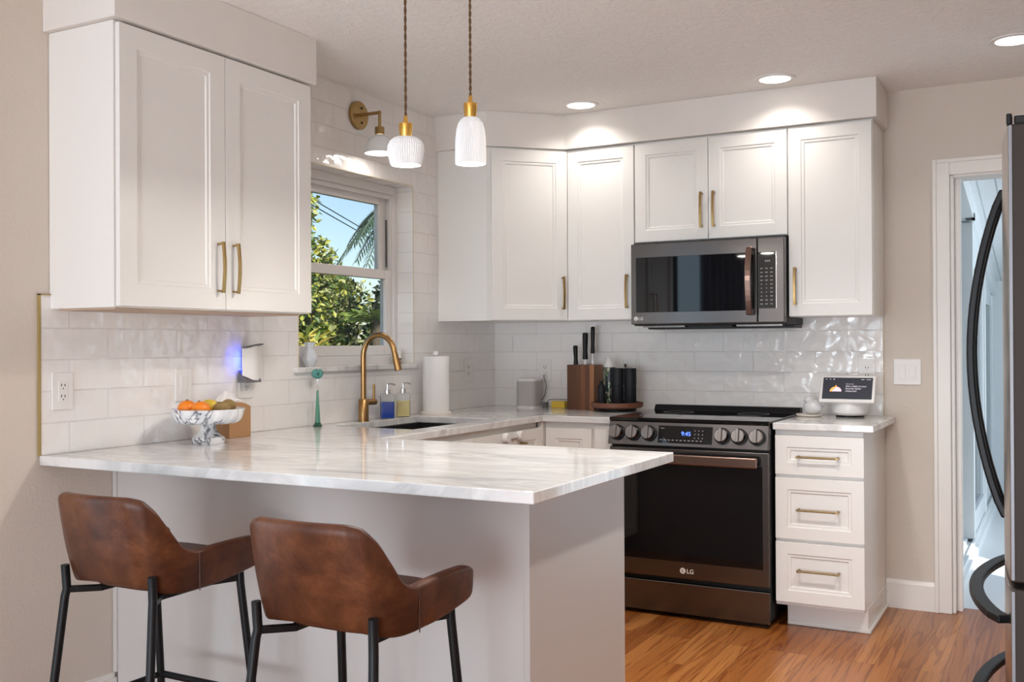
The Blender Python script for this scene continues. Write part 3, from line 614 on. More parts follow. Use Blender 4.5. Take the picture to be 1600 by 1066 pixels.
# ------------------------------------------------------------------ bar stools
def interp(tab, s):
    for (a, *va), (c, *vc) in zip(tab, tab[1:]):
        if s <= c:
            t_ = (s - a) / (c - a); t_ = t_ * t_ * (3 - 2 * t_) * 0.5 + t_ * 0.5
            return [x + (y - x) * t_ for x, y in zip(va, vc)]
    return list(tab[-1][1:])
def make_stool(label, loc, rz):
    st = thing('bar_stool', label, 'bar stool', loc, rz, 'leather bar stools at the peninsula')
    #      s     x      y      zb     zt     lean(outwards at top)
    tab = [(0.00, 0.205, 0.192, 0.645, 0.690, 0.0), (0.03, 0.208, 0.186, 0.626, 0.704, 0.0), (0.07, 0.210, 0.162, 0.617, 0.716, 0.003), (0.17, 0.212, 0.09, 0.606, 0.718, 0.006),
           (0.29, 0.211, 0.005, 0.596, 0.716, 0.006), (0.39, 0.210, -0.070, 0.592, 0.710, 0.008), (0.46, 0.206, -0.110, 0.591, 0.730, 0.012), (0.53, 0.199, -0.140, 0.592, 0.778, 0.020),
           (0.61, 0.186, -0.168, 0.595, 0.832, 0.032), (0.68, 0.164, -0.186, 0.600, 0.861, 0.044), (0.77, 0.125, -0.197, 0.605, 0.869, 0.054), (0.88, 0.06, -0.202, 0.609, 0.869, 0.058), (1.0, 0.0, -0.203, 0.607, 0.869, 0.060)]  # half outline, front of an arm to the middle of the back
    N, M = 30, 9; half = [interp(tab, k / N) for k in range(N + 1)]
    row = [(-x, y, a, c, l) for x, y, a, c, l in half] + [(x, y, a, c, l) for x, y, a, c, l in half[-2::-1]]
    bm = B(); G = []
    for i, (x, y, zb, zt, ln) in enumerate(row):
        nx, ny = (x / 0.23, y / 0.21) if y < 0 else (x / 0.23, 0); q = math.hypot(nx, ny) or 1; nx, ny = nx / q, ny / q; colv = []
        for j in range(M + 1):
            f = j / M; z = zb + (zt - zb) * f
            bulge = -0.022 * (1 - f) ** 3 if y < 0 else -0.012 * (1 - f) ** 3      # tucks in under the seat
            off = ln * max(0, (z - 0.60) / 0.26) + bulge
            colv.append(bm.bm.verts.new((x + nx * off * 0.35, y + ny * off, z)))
        G.append(colv)
    for i in range(len(G) - 1):
        for j in range(M): bm.face([G[i][j], G[i + 1][j], G[i + 1][j + 1], G[i][j + 1]])
    for v_ in bm.bm.verts: v_.co.x *= 0.955; v_.co.z += 0.012 * max(0, 1 - (v_.co.z - 0.59) / 0.14)
    sh = bm.obj('shell', LEATHER, st, smooth='all')
    m = sh.modifiers.new('solid', 'SOLIDIFY'); m.thickness = 0.034; m.offset = -1
    m = sh.modifiers.new('subd', 'SUBSURF'); m.levels = 2; m.render_levels = 2
    # seat cushion
    bm = B(); rings = []
    for z, k in ((0.604, 0.70), (0.608, 0.80), (0.622, 0.85), (0.650, 0.88), (0.668, 0.86), (0.677, 0.72)):
        ring = []
        for a in range(40):
            an = 2 * pi * a / 40; ca, sa = cos(an), sin(an); e = 0.55
            ring.append(bm.bm.verts.new((0.195 * k * math.copysign(abs(ca) ** e, ca), 0.006 + 0.186 * k * math.copysign(abs(sa) ** e, sa), z)))
        rings.append(ring)
    for p, q in zip(rings, rings[1:]):
        for a in range(40): bm.face([p[a], p[(a + 1) % 40], q[(a + 1) % 40], q[a]])
    bm.face(rings[0][::-1]); bm.face(rings[-1]); bm.obj('seat', LEATHER, st, smooth=True, angle=60)
    for sx in (-1, 1):
        x = 0.232 * sx
        B().tube([(sx * 0.2012, -0.060, 0.606 + 0.100 * k / 8) for k in range(9)], 0.0014, 6, (1, 0, 0)).obj('seam', LEATHER, st)
        B().tube([(sx * 0.168, -0.192, 0.664), (sx * 0.166, -0.188, 0.598), (sx * 0.169, -0.192, 0.578), (sx * 0.205, -0.252, 0.0)], 0.0115, 14).obj('leg', BLKMET, st, smooth=True)
        B().tube([(sx * 0.168, 0.125, 0.615), (sx * 0.170, 0.125, 0.585), (sx * 0.200, 0.185, 0.0)], 0.0115, 14).obj('leg', BLKMET, st, smooth=True)
    pr_ = [(-0.010, -0.008), (0.010, -0.008), (0.010, 0.008), (-0.010, 0.008)]
    b = B()
    for sx in (-1, 1): b.sweep([(sx * 0.168, 0.125, 0.600), (sx * 0.115, 0.06, 0.594), (sx * 0.115, -0.12, 0.592), (sx * 0.166, -0.186, 0.596)], pr_)
    b.box(-0.125, 0.125, -0.05, -0.02, 0.588, 0.600).obj('seat_frame', BLKMET, st, bevel=0.002)
    lo = 0.262; fx, fy = 0.188, 0.161; bx, by = 0.191, -0.228
    b = B().cyl((-fx, fy, lo), (fx, fy, lo), 0.010, 12).cyl((bx, by, lo), (fx, fy, lo), 0.009, 12).cyl((-bx, by, lo), (-fx, fy, lo), 0.009, 12); b.obj('footrest', BLKMET, st, smooth=True)
    return st
st1 = make_stool('brown leather bar stool nearer the left wall, black metal legs', (0.659, -3.070, 0), R(0))
st2 = make_stool('brown leather bar stool nearer the free end of the peninsula', (1.404, -3.130, 0), R(0))

# ------------------------------------------------------------------ lights of the room and added fill
def downlight(x, y, label, power=1.7):
    o = thing('recessed_light', label, 'ceiling light', (x, y, CZ), 0, 'recessed ceiling lights')
    B().lathe([(0.068, -0.0035), (0.072, -0.006), (0.090, -0.005), (0.092, 0.0)], (0, 0, 0), 40).obj('trim_ring', WPLAST, o, smooth=True)
    B().lathe([(0, -0.0042), (0.069, -0.0042), (0.069, -0.001), (0, -0.001)], (0, 0, 0), 40).obj('lens', LED, o)
    lamp('downlight_bulb', 'AREA', (x, y, CZ - 0.012), power, WARM, 0.13, spread=R(128))
downlight(0.786, -0.500, 'round recessed ceiling light nearest the corner cabinet')
downlight(1.760, -0.520, 'round recessed ceiling light above the range, middle of the three')
downlight(2.735, -0.640, 'round recessed ceiling light farthest right, above the fridge aisle')
for x, y in ((1.35, -4.3), (2.75, -4.1), (0.9, -5.9), (2.6, -5.9), (0.9, -7.6), (2.6, -7.6)): downlight(x, y, 'recessed ceiling light over the living area behind the viewer', 2.2)
for x, y in ((1.95, -1.95), (2.95, -2.05)): downlight(x, y, 'added unseen fill light in the ceiling over the aisle between peninsula and fridge', 14)  # two unseen downlights added as general fill for the back counter

def pendant(x, y, zb, prof, zt, label):
    o = thing('pendant_light', label, 'pendant light', (x, y, zb), 0, 'pendant lights over the peninsula')
    n = 96
    outer = prof; inner = [(r - 0.004, z - 0.002) for r, z in prof][::-1]
    B().lathe([(0.012, zt)] + outer, (0, 0, 0), n, rib=1, ribd=0.05).obj('shade', PORC, o)
    B().lathe([(prof[-1][0] - 0.004, 0.0), (prof[-1][0] - 0.006, 0.004), (0.012, zt - 0.006)], (0, 0, 0), 48).obj('shade_lining', PORC, o, smooth=True)
    B().lathe([(0, 0.005), (prof[-1][0] - 0.006, 0.005), (prof[-1][0] - 0.006, 0.008), (0, 0.008)], (0, 0, 0), 40).obj('diffuser', GLOWW, o)
    B().lathe([(0.0, zt - 0.004), (0.0185, zt - 0.004), (0.0205, zt + 0.012), (0.0225, zt + 0.034), (0.0225, zt + 0.042), (0.020, zt + 0.043), (0.012, zt + 0.043), (0.0085, zt + 0.047), (0.0055, zt + 0.068), (0, zt + 0.068)], (0, 0, 0), 32).obj('brass_cap', GOLD, o, smooth=True)
    h = CZ - zb; ps = []
    b = B()
    for ph in (0, pi):
        b.tube([(0.0022 * cos(ph + k * 0.8), 0.0022 * sin(ph + k * 0.8), zt + 0.064 + (h - 0.02 - zt - 0.064) * k / 60) for k in range(61)], 0.0026, 8)
    b.obj('cord', CORD, o, smooth=True)
    B().lathe([(0, h), (0.055, h), (0.055, h - 0.02), (0.045, h - 0.028), (0, h - 0.028)], (0, 0, 0), 32).obj('canopy', GOLD, o, smooth=True)
    lamp('pendant_bulb', 'AREA', (x, y, zb + 0.002), 3.0, NEUT, prof[-1][0] * 1.6)
pA = [(0.024, 0.0925), (0.040, 0.0885), (0.052, 0.079), (0.0595, 0.064), (0.0605, 0.050), (0.058, 0.030), (0.0535, 0.012), (0.050, 0.0)]
pB = [(0.018, 0.153), (0.030, 0.147), (0.040, 0.133), (0.0465, 0.112), (0.0495, 0.085), (0.0505, 0.05), (0.051, 0.02), (0.051, 0.0)]
pendant(1.018, -2.380, 1.847, pA, 0.0935, 'squat ribbed white pendant lamp, the lefthand one with a bulging shade'.replace('lefthand one', 'wider one'))
pendant(1.204, -2.280, 1.850, pB, 0.155, 'tall bell-shaped ribbed white pendant lamp, the narrower one')

sc_ = thing('wall_sconce', 'brass wall sconce with white dome shade above the window', 'wall lamp', (0.008, -1.305, 2.335))
B().tube([(0, 0, 0), (0.014, 0, 0), (0.018, 0, 0)], lambda t_: 0.066 if t_ < 0.9 else 0.062, 40).obj('backplate', BRASS, sc_, smooth=True)
for z in (0.034, -0.034): B().tube([(0.016, 0.01, z), (0.021, 0.01, z)], 0.006, 12).obj('screw', BLACK, sc_)
B().tube([(0.015, 0, 0), (0.128, 0, 0)], 0.008, 16).tube([(0.128, 0, 0.006), (0.128, 0, -0.075)], 0.007, 16).ball((0.128, 0, 0), 0.009).obj('arm', BRASS, sc_, smooth=True)
B().lathe([(0, -0.068), (0.021, -0.068), (0.022, -0.072), (0.022, -0.102), (0, -0.106)], (0.128, 0, 0), 28).obj('socket_cup', BRASS, sc_, smooth=True)
pS = [(0.020, -0.104), (0.036, -0.111), (0.052, -0.126), (0.064, -0.150), (0.070, -0.178), (0.072, -0.190), (0.070, -0.190), (0.062, -0.152), (0.040, -0.118), (0.015, -0.108)]
B().lathe(pS, (0.128, 0, 0), 48).obj('shade', SCSH, sc_, smooth=True, angle=60)
B().lathe([(0, -0.184), (0.067, -0.184), (0.067, -0.181), (0, -0.181)], (0.128, 0, 0), 40).obj('diffuser', GLOWW, sc_)
lamp('sconce_bulb', 'AREA', (0.136, -1.305, 2.144), 0.7, NEUT, 0.12)

# ------------------------------------------------------------------ outlets and switches
def plate(kind, label, loc, rz, w=0.079, gang=1, grp=None):
    nm = 'wall_outlet' if kind == 'o' else 'light_switch'
    o = thing(nm, label, 'outlet' if kind == 'o' else 'light switch', loc, rz, grp)
    B().box(-w / 2, w / 2, -0.006, 0, -0.061, 0.061).obj('cover_plate', WPLAST, o, bevel=0.002)
    if kind == 'o':
        B().box(-0.017, 0.017, -0.0075, -0.005, -0.034, 0.034).obj('socket_face', WPLAST, o, bevel=0.001)
        b = B()
        for z in (0.018, -0.018): b.box(-0.008, -0.005, -0.0079, -0.0074, z - 0.002, z + 0.007).box(0.005, 0.008, -0.0079, -0.0074, z - 0.002, z + 0.006).box(-0.002, 0.002, -0.0079, -0.0074, z - 0.011, z - 0.007)
        b.obj('slots', BLACK, o)
    else:
        for g in range(gang):
            x = (g - (gang - 1) / 2) * 0.046
            B().box(x - 0.0165, x + 0.0165, -0.0072, -0.005, -0.034, 0.034).obj('rocker_frame', WPLAST, o, bevel=0.0006)
            B().prism_x([(-0.006, -0.031), (-0.006, 0.031), (-0.0095, 0.031), (-0.0075, -0.031)], x - 0.0145, x + 0.0145).obj('rocker', WPLAST, o, bevel=0.0008)
    return o
G = 'wall outlets on the tile'
plate('o', 'white outlet on the tile beside the brass edge trim, left end', (t, -2.900, 1.115), R(90), grp=G)
plate('s', 'single white light switch on the tile above the fruit bowl', (t, -2.380, 1.117), R(90))
plate('o', 'white outlet under the plug-in device with blue light', (t, -2.050, 1.112), R(90), grp=G)
plate('o', 'white outlet on the window wall right of the paper towels', (t, -0.319, 1.120), R(90), grp=G)
plate('o', 'white outlet behind the small grey speaker cord', (0.334, -t, 1.116), 0, grp=G)
plate('o', 'white outlet on the back tile behind the black mills', (0.843, -t, 1.116), 0, grp=G)
plate('o', 'white outlet on the back tile behind the smart display', (2.068, -t, 1.122), 0, grp=G)
plate('s', 'double white light switch on the beige wall beside the doorway', (2.2495, 0, 1.122), 0, 0.122, 2)
# plug-in device
pd = thing('plug_in_night_light', 'white plug-in device glowing blue against the tile, left of the window', 'night light', (t, -2.055, 1.115), R(90))
B().prism([(x, y) for x, y in [(-0.052, -0.036)] + [(-0.052 + 0.104 * k / 8, -0.040 - 0.018 * sin(pi * k / 8)) for k in range(9)] + [(0.052, -0.036)]], 0.008, 0.152).shear().obj('front_panel', WPLAST, pd, bevel=0.002)
B().prism_x([(-0.008, 0.0), (-0.056, 0.0), (-0.052, 0.012), (-0.012, 0.050)], -0.049, 0.040).obj('base', DKGRAY, pd, bevel=0.003)
B().box(-0.020, 0.035, -0.036, -0.008, 0.008, 0.14).obj('housing', DKGRAY, pd)
B().box(-0.050, 0.050, -0.056, -0.034, 0.1505, 0.156).shear().obj('top_edge', DKGRAY, pd)
B().box(-0.024, -0.0205, -0.030, -0.012, 0.045, 0.125).obj('led_strip', GLOWB, pd)
lamp('night_light_glow', 'AREA', (0.030, -2.085, 1.205), 0.10, (0.08, 0.14, 1.0), 0.05, (R(90), 0, R(-55)))

# ------------------------------------------------------------------ counter things, window side
Z = 0.911
fc = thing('faucet', 'brushed gold gooseneck pull-down faucet at the sink', 'faucet', (0.065, -1.343, Z), R(5))
B().lathe([(0, 0), (0.0265, 0), (0.0265, 0.003), (0.0235, 0.004), (0.0235, 0.100), (0.021, 0.103), (0, 0.103)], (0, 0, 0), 32).obj('base_body', BRONZE, fc, smooth=True)
gp = [(0, 0, 0.10), (0, 0, 0.2), (0, 0, 0.30)] + [(0.083 - 0.083 * cos(R(a)), 0, 0.30 + 0.098 * sin(R(a))) for a in range(12, 169, 12)] + [(0.168, 0, 0.305)]
B().tube(gp, 0.0130, 18, (0, 1, 0)).obj('gooseneck', BRONZE, fc, smooth=True)
B().tube([(0.167, 0, 0.312), (0.172, 0, 0.290), (0.1722, 0, 0.289), (0.186, 0, 0.236)], lambda t_: 0.0140 if t_ < 0.5 else 0.0165, 20, (0, 1, 0)).obj('spray_head', BRONZE, fc, smooth=True)
B().tube([(0, 0.018, 0.086), (0.006, 0.092, 0.086)], 0.0145, 20).tube([(0.006, 0.080, 0.090), (0.006, 0.082, 0.168)], 0.0058, 12).obj('lever', BRONZE, fc, smooth=True)
def soap(loc, label, liq):
    o = thing('soap_dispenser', label, 'soap dispenser', loc, R(35), 'pump soap dispensers behind the sink'); hw = 0.034
    B().rbox(-hw, hw, -0.026, 0.026, 0, 0.118, 0.008).obj('bottle', PANE, o, bevel=0.004)
    B().rbox(-hw + 0.003, hw - 0.003, -0.023, 0.023, 0.004, 0.080, 0.006).obj('soap', liq, o)
    B().lathe([(0.0, 0.118), (0.014, 0.118), (0.014, 0.138), (0.010, 0.141), (0.004, 0.142), (0.004, 0.166), (0, 0.167)], (0, 0, 0), 20).tube([(0, 0, 0.165), (0.020, -0.014, 0.165), (0.036, -0.025, 0.161)], 0.0038, 10).obj('pump', CHROME, o, smooth=True)
soap((0.062, -1.150, Z), 'clear pump bottle of blue soap beside the faucet', BLUEL)
soap((0.068, -1.028, Z), 'clear pump bottle of yellow soap next to the blue one', YELL)
ph = thing('paper_towel_holder', 'cream round paper towel stand right of the window', 'paper towel holder', (0.105, -0.790, Z))
B().lathe([(0, 0), (0.076, 0), (0.078, 0.003), (0.078, 0.011), (0.074, 0.014), (0, 0.014)], (0, 0, 0), 40).obj('base', CREAM, ph, smooth=True)
B().lathe([(0, 0.014), (0.008, 0.014), (0.008, 0.297), (0.013, 0.299), (0.014, 0.306), (0.012, 0.318), (0, 0.320)], (0, 0, 0), 20).obj('post', WPLAST, ph, smooth=True)
pr_ = thing('paper_towel_roll', 'full white paper towel roll on the cream stand', 'paper towels', (0.105, -0.790, Z + 0.0145))
B().lathe([(0.020, 0), (0.066, 0), (0.067, 0.002), (0.067, 0.276), (0.066, 0.278), (0.020, 0.278), (0.020, 0)], (0, 0, 0), 48).obj('roll', PAPER, pr_, smooth=True)
B().prism([(0.0668 * cos(R(a)), 0.0668 * sin(R(a))) for a in range(-95, -64, 5)] + [(0.0685 * cos(R(a)), 0.0685 * sin(R(a))) for a in range(-65, -96, -5)], 0.001, 0.277).obj('loose_sheet', PAPER, pr_)
# bud vase with a glass flower
bv = thing('bud_vase', 'slender tapered green glass bud vase standing by the window wall', 'vase', (0.066, -1.672, Z))
B().lathe([(0, 0), (0.019, 0), (0.020, 0.003), (0.013, 0.012), (0.012, 0.018), (0.0045, 0.154), (0.003, 0.156), (0, 0.150)], (0, 0, 0), 24).obj('vase_body', TEAL, bv, smooth=True)
B().lathe([(0.0195, -0.0), (0.0208, 0.003), (0.0140, 0.012), (0.0130, 0.018)], (0, 0, 0), 24).obj('foot', TEALD, bv, smooth=True)
fl = thing('glass_flower', 'teal glass flower on a thin wire stem in the bud vase', 'flower', (0.066, -1.672, Z + 0.150))
B().tube([(0, 0, 0), (0.001, 0, 0.058)], 0.0013, 8).obj('stem', CHROME, fl)
b = B()
for k in range(7):
    a = 2 * pi * k / 7; b.ball((0.012 * cos(a), 0.012 * sin(a), 0.077 + 0.004 * (k % 2)), 0.014, sz=1.25, n=8)
b.ball((0, 0, 0.072), 0.017, n=8).obj('blossom', TEALG, fl, smooth=True)
B().ball((0.016, -0.016, 0.078), 0.006, n=8).obj('centre', TEALD, fl, smooth=True)
# fruit bowl
fb = tag(B().lathe([(0, 0), (0.056, 0), (0.0585, 0.004), (0.058, 0.020), (0.048, 0.027), (0.035, 0.039), (0.029, 0.052), (0.028, 0.064), (0.033, 0.069), (0.060, 0.071), (0.102, 0.073), (0.112, 0.079), (0.1195, 0.091), (0.1255, 0.108), (0.1285, 0.124), (0.125, 0.125), (0.112, 0.102), (0.095, 0.086), (0.06, 0.081), (0, 0.080)], (0, 0, 0), 64).obj('fruit_bowl', BOWLM, smooth=True, angle=50, loc=(0.185, -2.428, Z)), 'white and black marble footed fruit bowl on the counter', 'bowl')
bx_, by_ = 0.185, -2.428; vd = Vector((-0.72, 0.69)); vr = Vector((0.69, 0.72))      # away from the viewer / to the viewer's right
def fruit(nm, label, mat, r, a, d, z, s=(1, 1, 1), rz=0, grp=None, cat=None):
    p_ = Vector((bx_, by_)) + vr * a + vd * d
    o = thing(nm, label, cat or nm, (p_.x, p_.y, Z + z), rz, grp); B().ball((0, 0, 0), r, s[0], s[1], s[2], 14).obj('fruit_body', mat, o, smooth=True); return o
o = fruit('orange', 'whole orange at the back left of the marble bowl', ORANGE, 0.034, -0.072, 0.010, 0.125, (1, 1, 0.9), 0, 'oranges in the bowl')
B().tube([(0, 0, 0.029), (0, 0, 0.033)], 0.004, 10).obj('stem', STEMM, o)
o = fruit('orange', 'whole orange in front with its green stem scar showing', ORANGE, 0.034, -0.026, -0.035, 0.123, (1, 1, 0.88), 0, 'oranges in the bowl')
B().tube([(-0.012, 0.004, 0.0275), (-0.013, 0.004, 0.031)], 0.0045, 10).obj('stem', STEMM, o)
fruit('lemon', 'yellow lemon peeking between the orange and the kiwi', LEMON, 0.028, 0.005, 0.045, 0.130, (1.25, 0.95, 0.9), R(20))
fruit('kiwi', 'brown kiwi at the front of the marble bowl', KIWI, 0.026, 0.048, -0.010, 0.124, (1.25, 1, 0.95), R(40), 'kiwis in the bowl')
fruit('kiwi', 'brown kiwi farther back, against the tissue box', KIWI, 0.026, 0.072, 0.038, 0.129, (1.2, 1, 1.0), R(100), 'kiwis in the bowl')
tb = thing('tissue_box', 'brown card tissue box with curved top behind the fruit bowl', 'tissue box', (0.070, -2.210, Z))
prf = [(-0.058, 0)] + [(-0.058 + 0.116 * k / 12, 0.118 + 0.016 * sin(pi * k / 12)) for k in range(13)] + [(0.058, 0)]
B().prism_x([(y, z) for y, z in prf], -0.058, 0.062).obj('box', KRAFT, tb, bevel=0.002)
B().lathe([(0, 0.1335), (0.034, 0.1335), (0.034, 0.1345), (0, 0.1345)], (0, 0, 0), 28, sx=0.55, sy=1).obj('slot', BLACK, tb)
ts = tag(None or B().obj('tissue', TISSUE), 'white tissue sheet puffing out of the tissue box', 'tissue')
bm = bmesh.new(); rn = random.Random(5)
gv = [[bm.verts.new(((i / 9 - 0.5) * 0.075 + rn.uniform(-.003, .003), (j / 9 - 0.5) * 0.10 - 0.012, 0.002 + 0.036 * max(0, 1 - ((i / 9 - .5) ** 2 + (j / 9 - .5) ** 2) * 4.2) + 0.010 * sin(i * 2.1 + j * 1.3) * (1 if 0 < i < 9 and 0 < j < 9 else 0.2) + rn.uniform(0, .005))) for j in range(10)] for i in range(10)]
for i in range(9):
    for j in range(9): bm.faces.new([gv[i][j], gv[i + 1][j], gv[i + 1][j + 1], gv[i][j + 1]])
bm.to_mesh(ts.data); bm.free(); ts.location = (0.070, -2.205, Z + 0.1335)
md__ = ts.modifiers.new('solid', 'SOLIDIFY'); md__.thickness = 0.001; md__ = ts.modifiers.new('subd', 'SUBSURF'); md__.levels = md__.render_levels = 1
# window sill
tag(B().lathe([(0, 0), (0.022, 0), (0.024, 0.004), (0.035, 0.028), (0.036, 0.040), (0.024, 0.068), (0.018, 0.080), (0.021, 0.094), (0.027, 0.108), (0.024, 0.108), (0.016, 0.082), (0.022, 0.066), (0.032, 0.040), (0.030, 0.028), (0.018, 0.008), (0, 0.008)], (0, 0, 0), 20, rib=1, ribd=0.06).obj('glass_vase', GLASS, loc=(-0.030, -1.607, 1.168)), 'clear cut-glass vase on the window sill', 'vase')
cn = thing('candle_holder', 'small brass candle holder with a white candle at the right end of the window sill', 'candle holder', (-0.045, -0.905, 1.168))
B().lathe([(0, 0), (0.020, 0), (0.018, 0.006), (0.009, 0.012), (0.012, 0.020), (0.022, 0.026), (0, 0.028)], (0, 0, 0), 24).obj('holder', BRASS, cn, smooth=True)
B().lathe([(0, 0.027), (0.018, 0.027), (0.018, 0.066), (0, 0.068)], (0, 0, 0), 24).obj('candle', WPLAST, cn, smooth=True)

# ------------------------------------------------------------------ counter things, back wall
sp = thing('smart_speaker', 'pale grey speaker with white top in the counter corner', 'speaker', (0.284, -0.110, Z))
B().rbox(-0.060, 0.060, -0.060, 0.060, 0.010, 0.146, 0.030, 8).obj('grille', GRILLE, sp, smooth=True)
B().rbox(-0.060, 0.060, -0.060, 0.060, 0.146, 0.161, 0.030, 8).obj('top_cap', WPLAST, sp, smooth=True, bevel=0.003)
B().rbox(-0.058, 0.058, -0.058, 0.058, 0.0, 0.010, 0.029, 8).obj('base', WPLAST, sp, smooth=True)
B().tube([(0.336, -0.016, 1.095), (0.340, -0.045, 1.085), (0.362, -0.050, 1.03), (0.350, -0.048, 0.98), (0.33, -0.045, 0.95), (0.312, -0.040, 0.935)], 0.0025, 8, (0, 1, 0)).obj('power_cord', DKGRAY, sp, loc=(-0.284, 0.110, -Z))
B().box(0.326, 0.346, -0.032, -0.0155, 1.086, 1.106).obj('plug', WPLAST, sp, loc=(-0.284, 0.110, -Z), bevel=0.002)
tag(B().rbox(0.405, 0.490, -0.085, -0.045, Z, Z + 0.036, 0.006).obj('sponge', YELLOW, bevel=0.003), 'yellow sponge block between the speaker and the knife block', 'sponge')
pg = tag(B().box(0.362, 0.386, -0.105, -0.075, Z, Z + 0.030).tube([(0.374, -0.09, Z + 0.02), (0.378, -0.055, Z + 0.042), (0.42, -0.03, Z + 0.044), (0.52, -0.03, Z + 0.042)], 0.002, 8).obj('charger', DKGRAY, bevel=0.002), 'small dark charger with thin cable between speaker and sponge', 'charger')
kb_ = thing('knife_block', 'dark walnut striped knife block with three knives', 'knife block', (0.625, -0.112, Z))
B().box(-0.079, 0.079, -0.060, 0.060, 0, 0.240).obj('block', WALNUT, kb_, bevel=0.002)
for (x, y, h0, h1, r_, ti), lb in zip(((-0.044, -0.02, 0.0, 0.103, 0.0125, 0.03), (0.006, -0.010, 0.028, 0.172, 0.0150, -0.01), (0.040, 0.012, 0.060, 0.205, 0.0115, -0.015)), ('shortest black-handled knife at the left of the knife block', 'broad black-handled knife in the middle of the knife block', 'tallest black-handled knife at the right of the knife block')):
    k_ = thing('kitchen_knife', lb, 'knife', (0.625 + x, -0.112 + y, Z + 0.2405), 0, 'knives in the block')
    if h0 > 0.01: B().box(-r_ * 0.35, r_ * 0.35, -0.002, 0.002, 0.0, h0 + 0.004).obj('blade', CHROME, k_, rot=(0, -ti, 0))
    B().tube([(0, 0, h0), (0, 0, h0 + 0.012), (0, 0, h0 + 0.3 * (h1 - h0)), (0, 0, h0 + 0.75 * (h1 - h0)), (0, 0, h1 - 0.006), (0, 0, h1)], lambda t_: r_ * (1.0, 1.0, 0.85, 1.02, 1.05, 0.7)[min(5, int(round(t_ * 5)))], 14).obj('handle', BLACK, k_, smooth=True, rot=(0, -ti, 0))
tr = thing('turntable_tray', 'round dark wood turntable tray holding mills and bottles beside the range', 'tray', (0.847, -0.200, Z))
B().lathe([(0, 0), (0.100, 0), (0.103, 0.004), (0.100, 0.014), (0.03, 0.018), (0, 0.018)], (0, 0, 0), 48).obj('base', BLACK, tr, smooth=True)
B().lathe([(0, 0.018), (0.125, 0.018), (0.136, 0.026), (0.138, 0.046), (0.132, 0.047), (0.128, 0.032), (0, 0.032)], (0, 0, 0), 64).obj('tray', TRAYW, tr, smooth=True)
ZT = Z + 0.0322
for x, y, lb in ((0.853, -0.205, 'matte black mill on the tray, the one nearer the knife block'), (0.914, -0.180, 'matte black mill on the tray, the one nearer the range')):
    m_ = thing('pepper_mill', lb, 'pepper mill', (x, y, ZT), 0, 'black mills on the tray')
    B().lathe([(0, 0), (0.031, 0), (0.032, 0.002), (0.032, 0.100), (0, 0.1)], (0, 0, 0), 32).obj('body', BLKCER, m_, smooth=True)
    B().lathe([(0, 0.1005), (0.0325, 0.1015), (0.0325, 0.190), (0.031, 0.192), (0, 0.192)], (0, 0, 0), 32).obj('cap', BLKCER, m_, smooth=True)
ca = thing('whipped_cream_can', 'tall dark spray can with a white swirled nozzle on the tray', 'can', (0.792, -0.165, ZT))
B().lathe([(0, 0), (0.0315, 0), (0.0325, 0.004), (0.0325, 0.188), (0.030, 0.196), (0, 0.198)], (0, 0, 0), 32).obj('can_body', LABELM, ca, smooth=True)
B().tube([(0, 0, 0.197), (0, 0, 0.205), (-0.001, 0, 0.220), (-0.004, 0, 0.236), (-0.012, 0, 0.246)], lambda t_: (0.030, 0.029, 0.023, 0.014, 0.004)[min(4, int(round(t_ * 4)))], 20).obj('nozzle', WPLAST, ca, smooth=True)
tag(B().lathe([(0, 0), (0.019, 0), (0.020, 0.003), (0.020, 0.090), (0.016, 0.104), (0.008, 0.112), (0.008, 0.128), (0, 0.129)], (0, 0, 0), 24).obj('small_bottle', BLKCER, smooth=True, loc=(0.778, -0.245, ZT)), 'small black bottle on the tray in front of the spray can', 'bottle')
sk_ = thing('basting_stick', 'pale wooden stick with dark tip standing behind the black mills', 'stick', (0.862, -0.125, ZT))
B().tube([(0, 0, 0), (0.004, 0, 0.195)], 0.006, 10).obj('shaft', LWOOD, sk_); B().tube([(0.004, 0, 0.195), (0.003, 0, 0.212)], 0.007, 10).obj('tip', BLACK, sk_)

hb = thing('smart_display', 'white smart display with lit screen on the right counter', 'smart display', (2.010, -0.135, Z))
B().lathe([(0, 0), (0.064, 0), (0.064, 0.010), (0, 0.010)], (0, 0, 0), 40).obj('foot_ring', BLACK, hb)
B().lathe([(0, 0.010), (0.070, 0.010), (0.080, 0.020), (0.082, 0.045), (0.080, 0.084), (0.066, 0.096), (0, 0.098)], (0, 0, 0), 48).obj('base', WPLAST, hb, smooth=True)
tl = R(-27)
sf = B().box(-0.125, 0.125, -0.008, 0.008, 0, 0.138).obj('screen_frame', WPLAST, hb, bevel=0.005, loc=(0.0, -0.092, 0.070), rot=(tl, 0, 0), segs=3)
s_ = B().box(-0.112, 0.112, -0.0088, -0.0075, 0.016, 0.126).obj('screen', SCREEN, sf)
text('screen_text', 'Get a table at your\nfavorite Italian\nrestaurant', 0.0122, SCRTXT, s_, (-0.008, -0.0092, 0.078), ext=0.0001, bold=0.0001)
text('small_text', 'Dinner idea', 0.0072, SCRTXT, s_, (-0.007, -0.0092, 0.091), ext=0.0001)
b = B().box(-0.102, -0.094, -0.0093, -0.0088, 0.116, 0.118).ball((-0.080, -0.0090, 0.117), 0.0024, n=6).ball((-0.063, -0.0090, 0.117), 0.0024, sx=1.5, n=6).box(0.060, 0.074, -0.0093, -0.0088, 0.1155, 0.1178).box(0.084, 0.103, -0.0093, -0.0088, 0.1155, 0.1178)
b.obj('status_icons', SCRTXT, s_)
def dome(r, y, half):
    b = B(); n = 16; c = [b.bm.verts.new((-0.052 + r * cos(pi * k / n), y, 0.054 + r * 0.95 * sin(pi * k / n))) for k in range(n + 1)]; b.face(c); return b
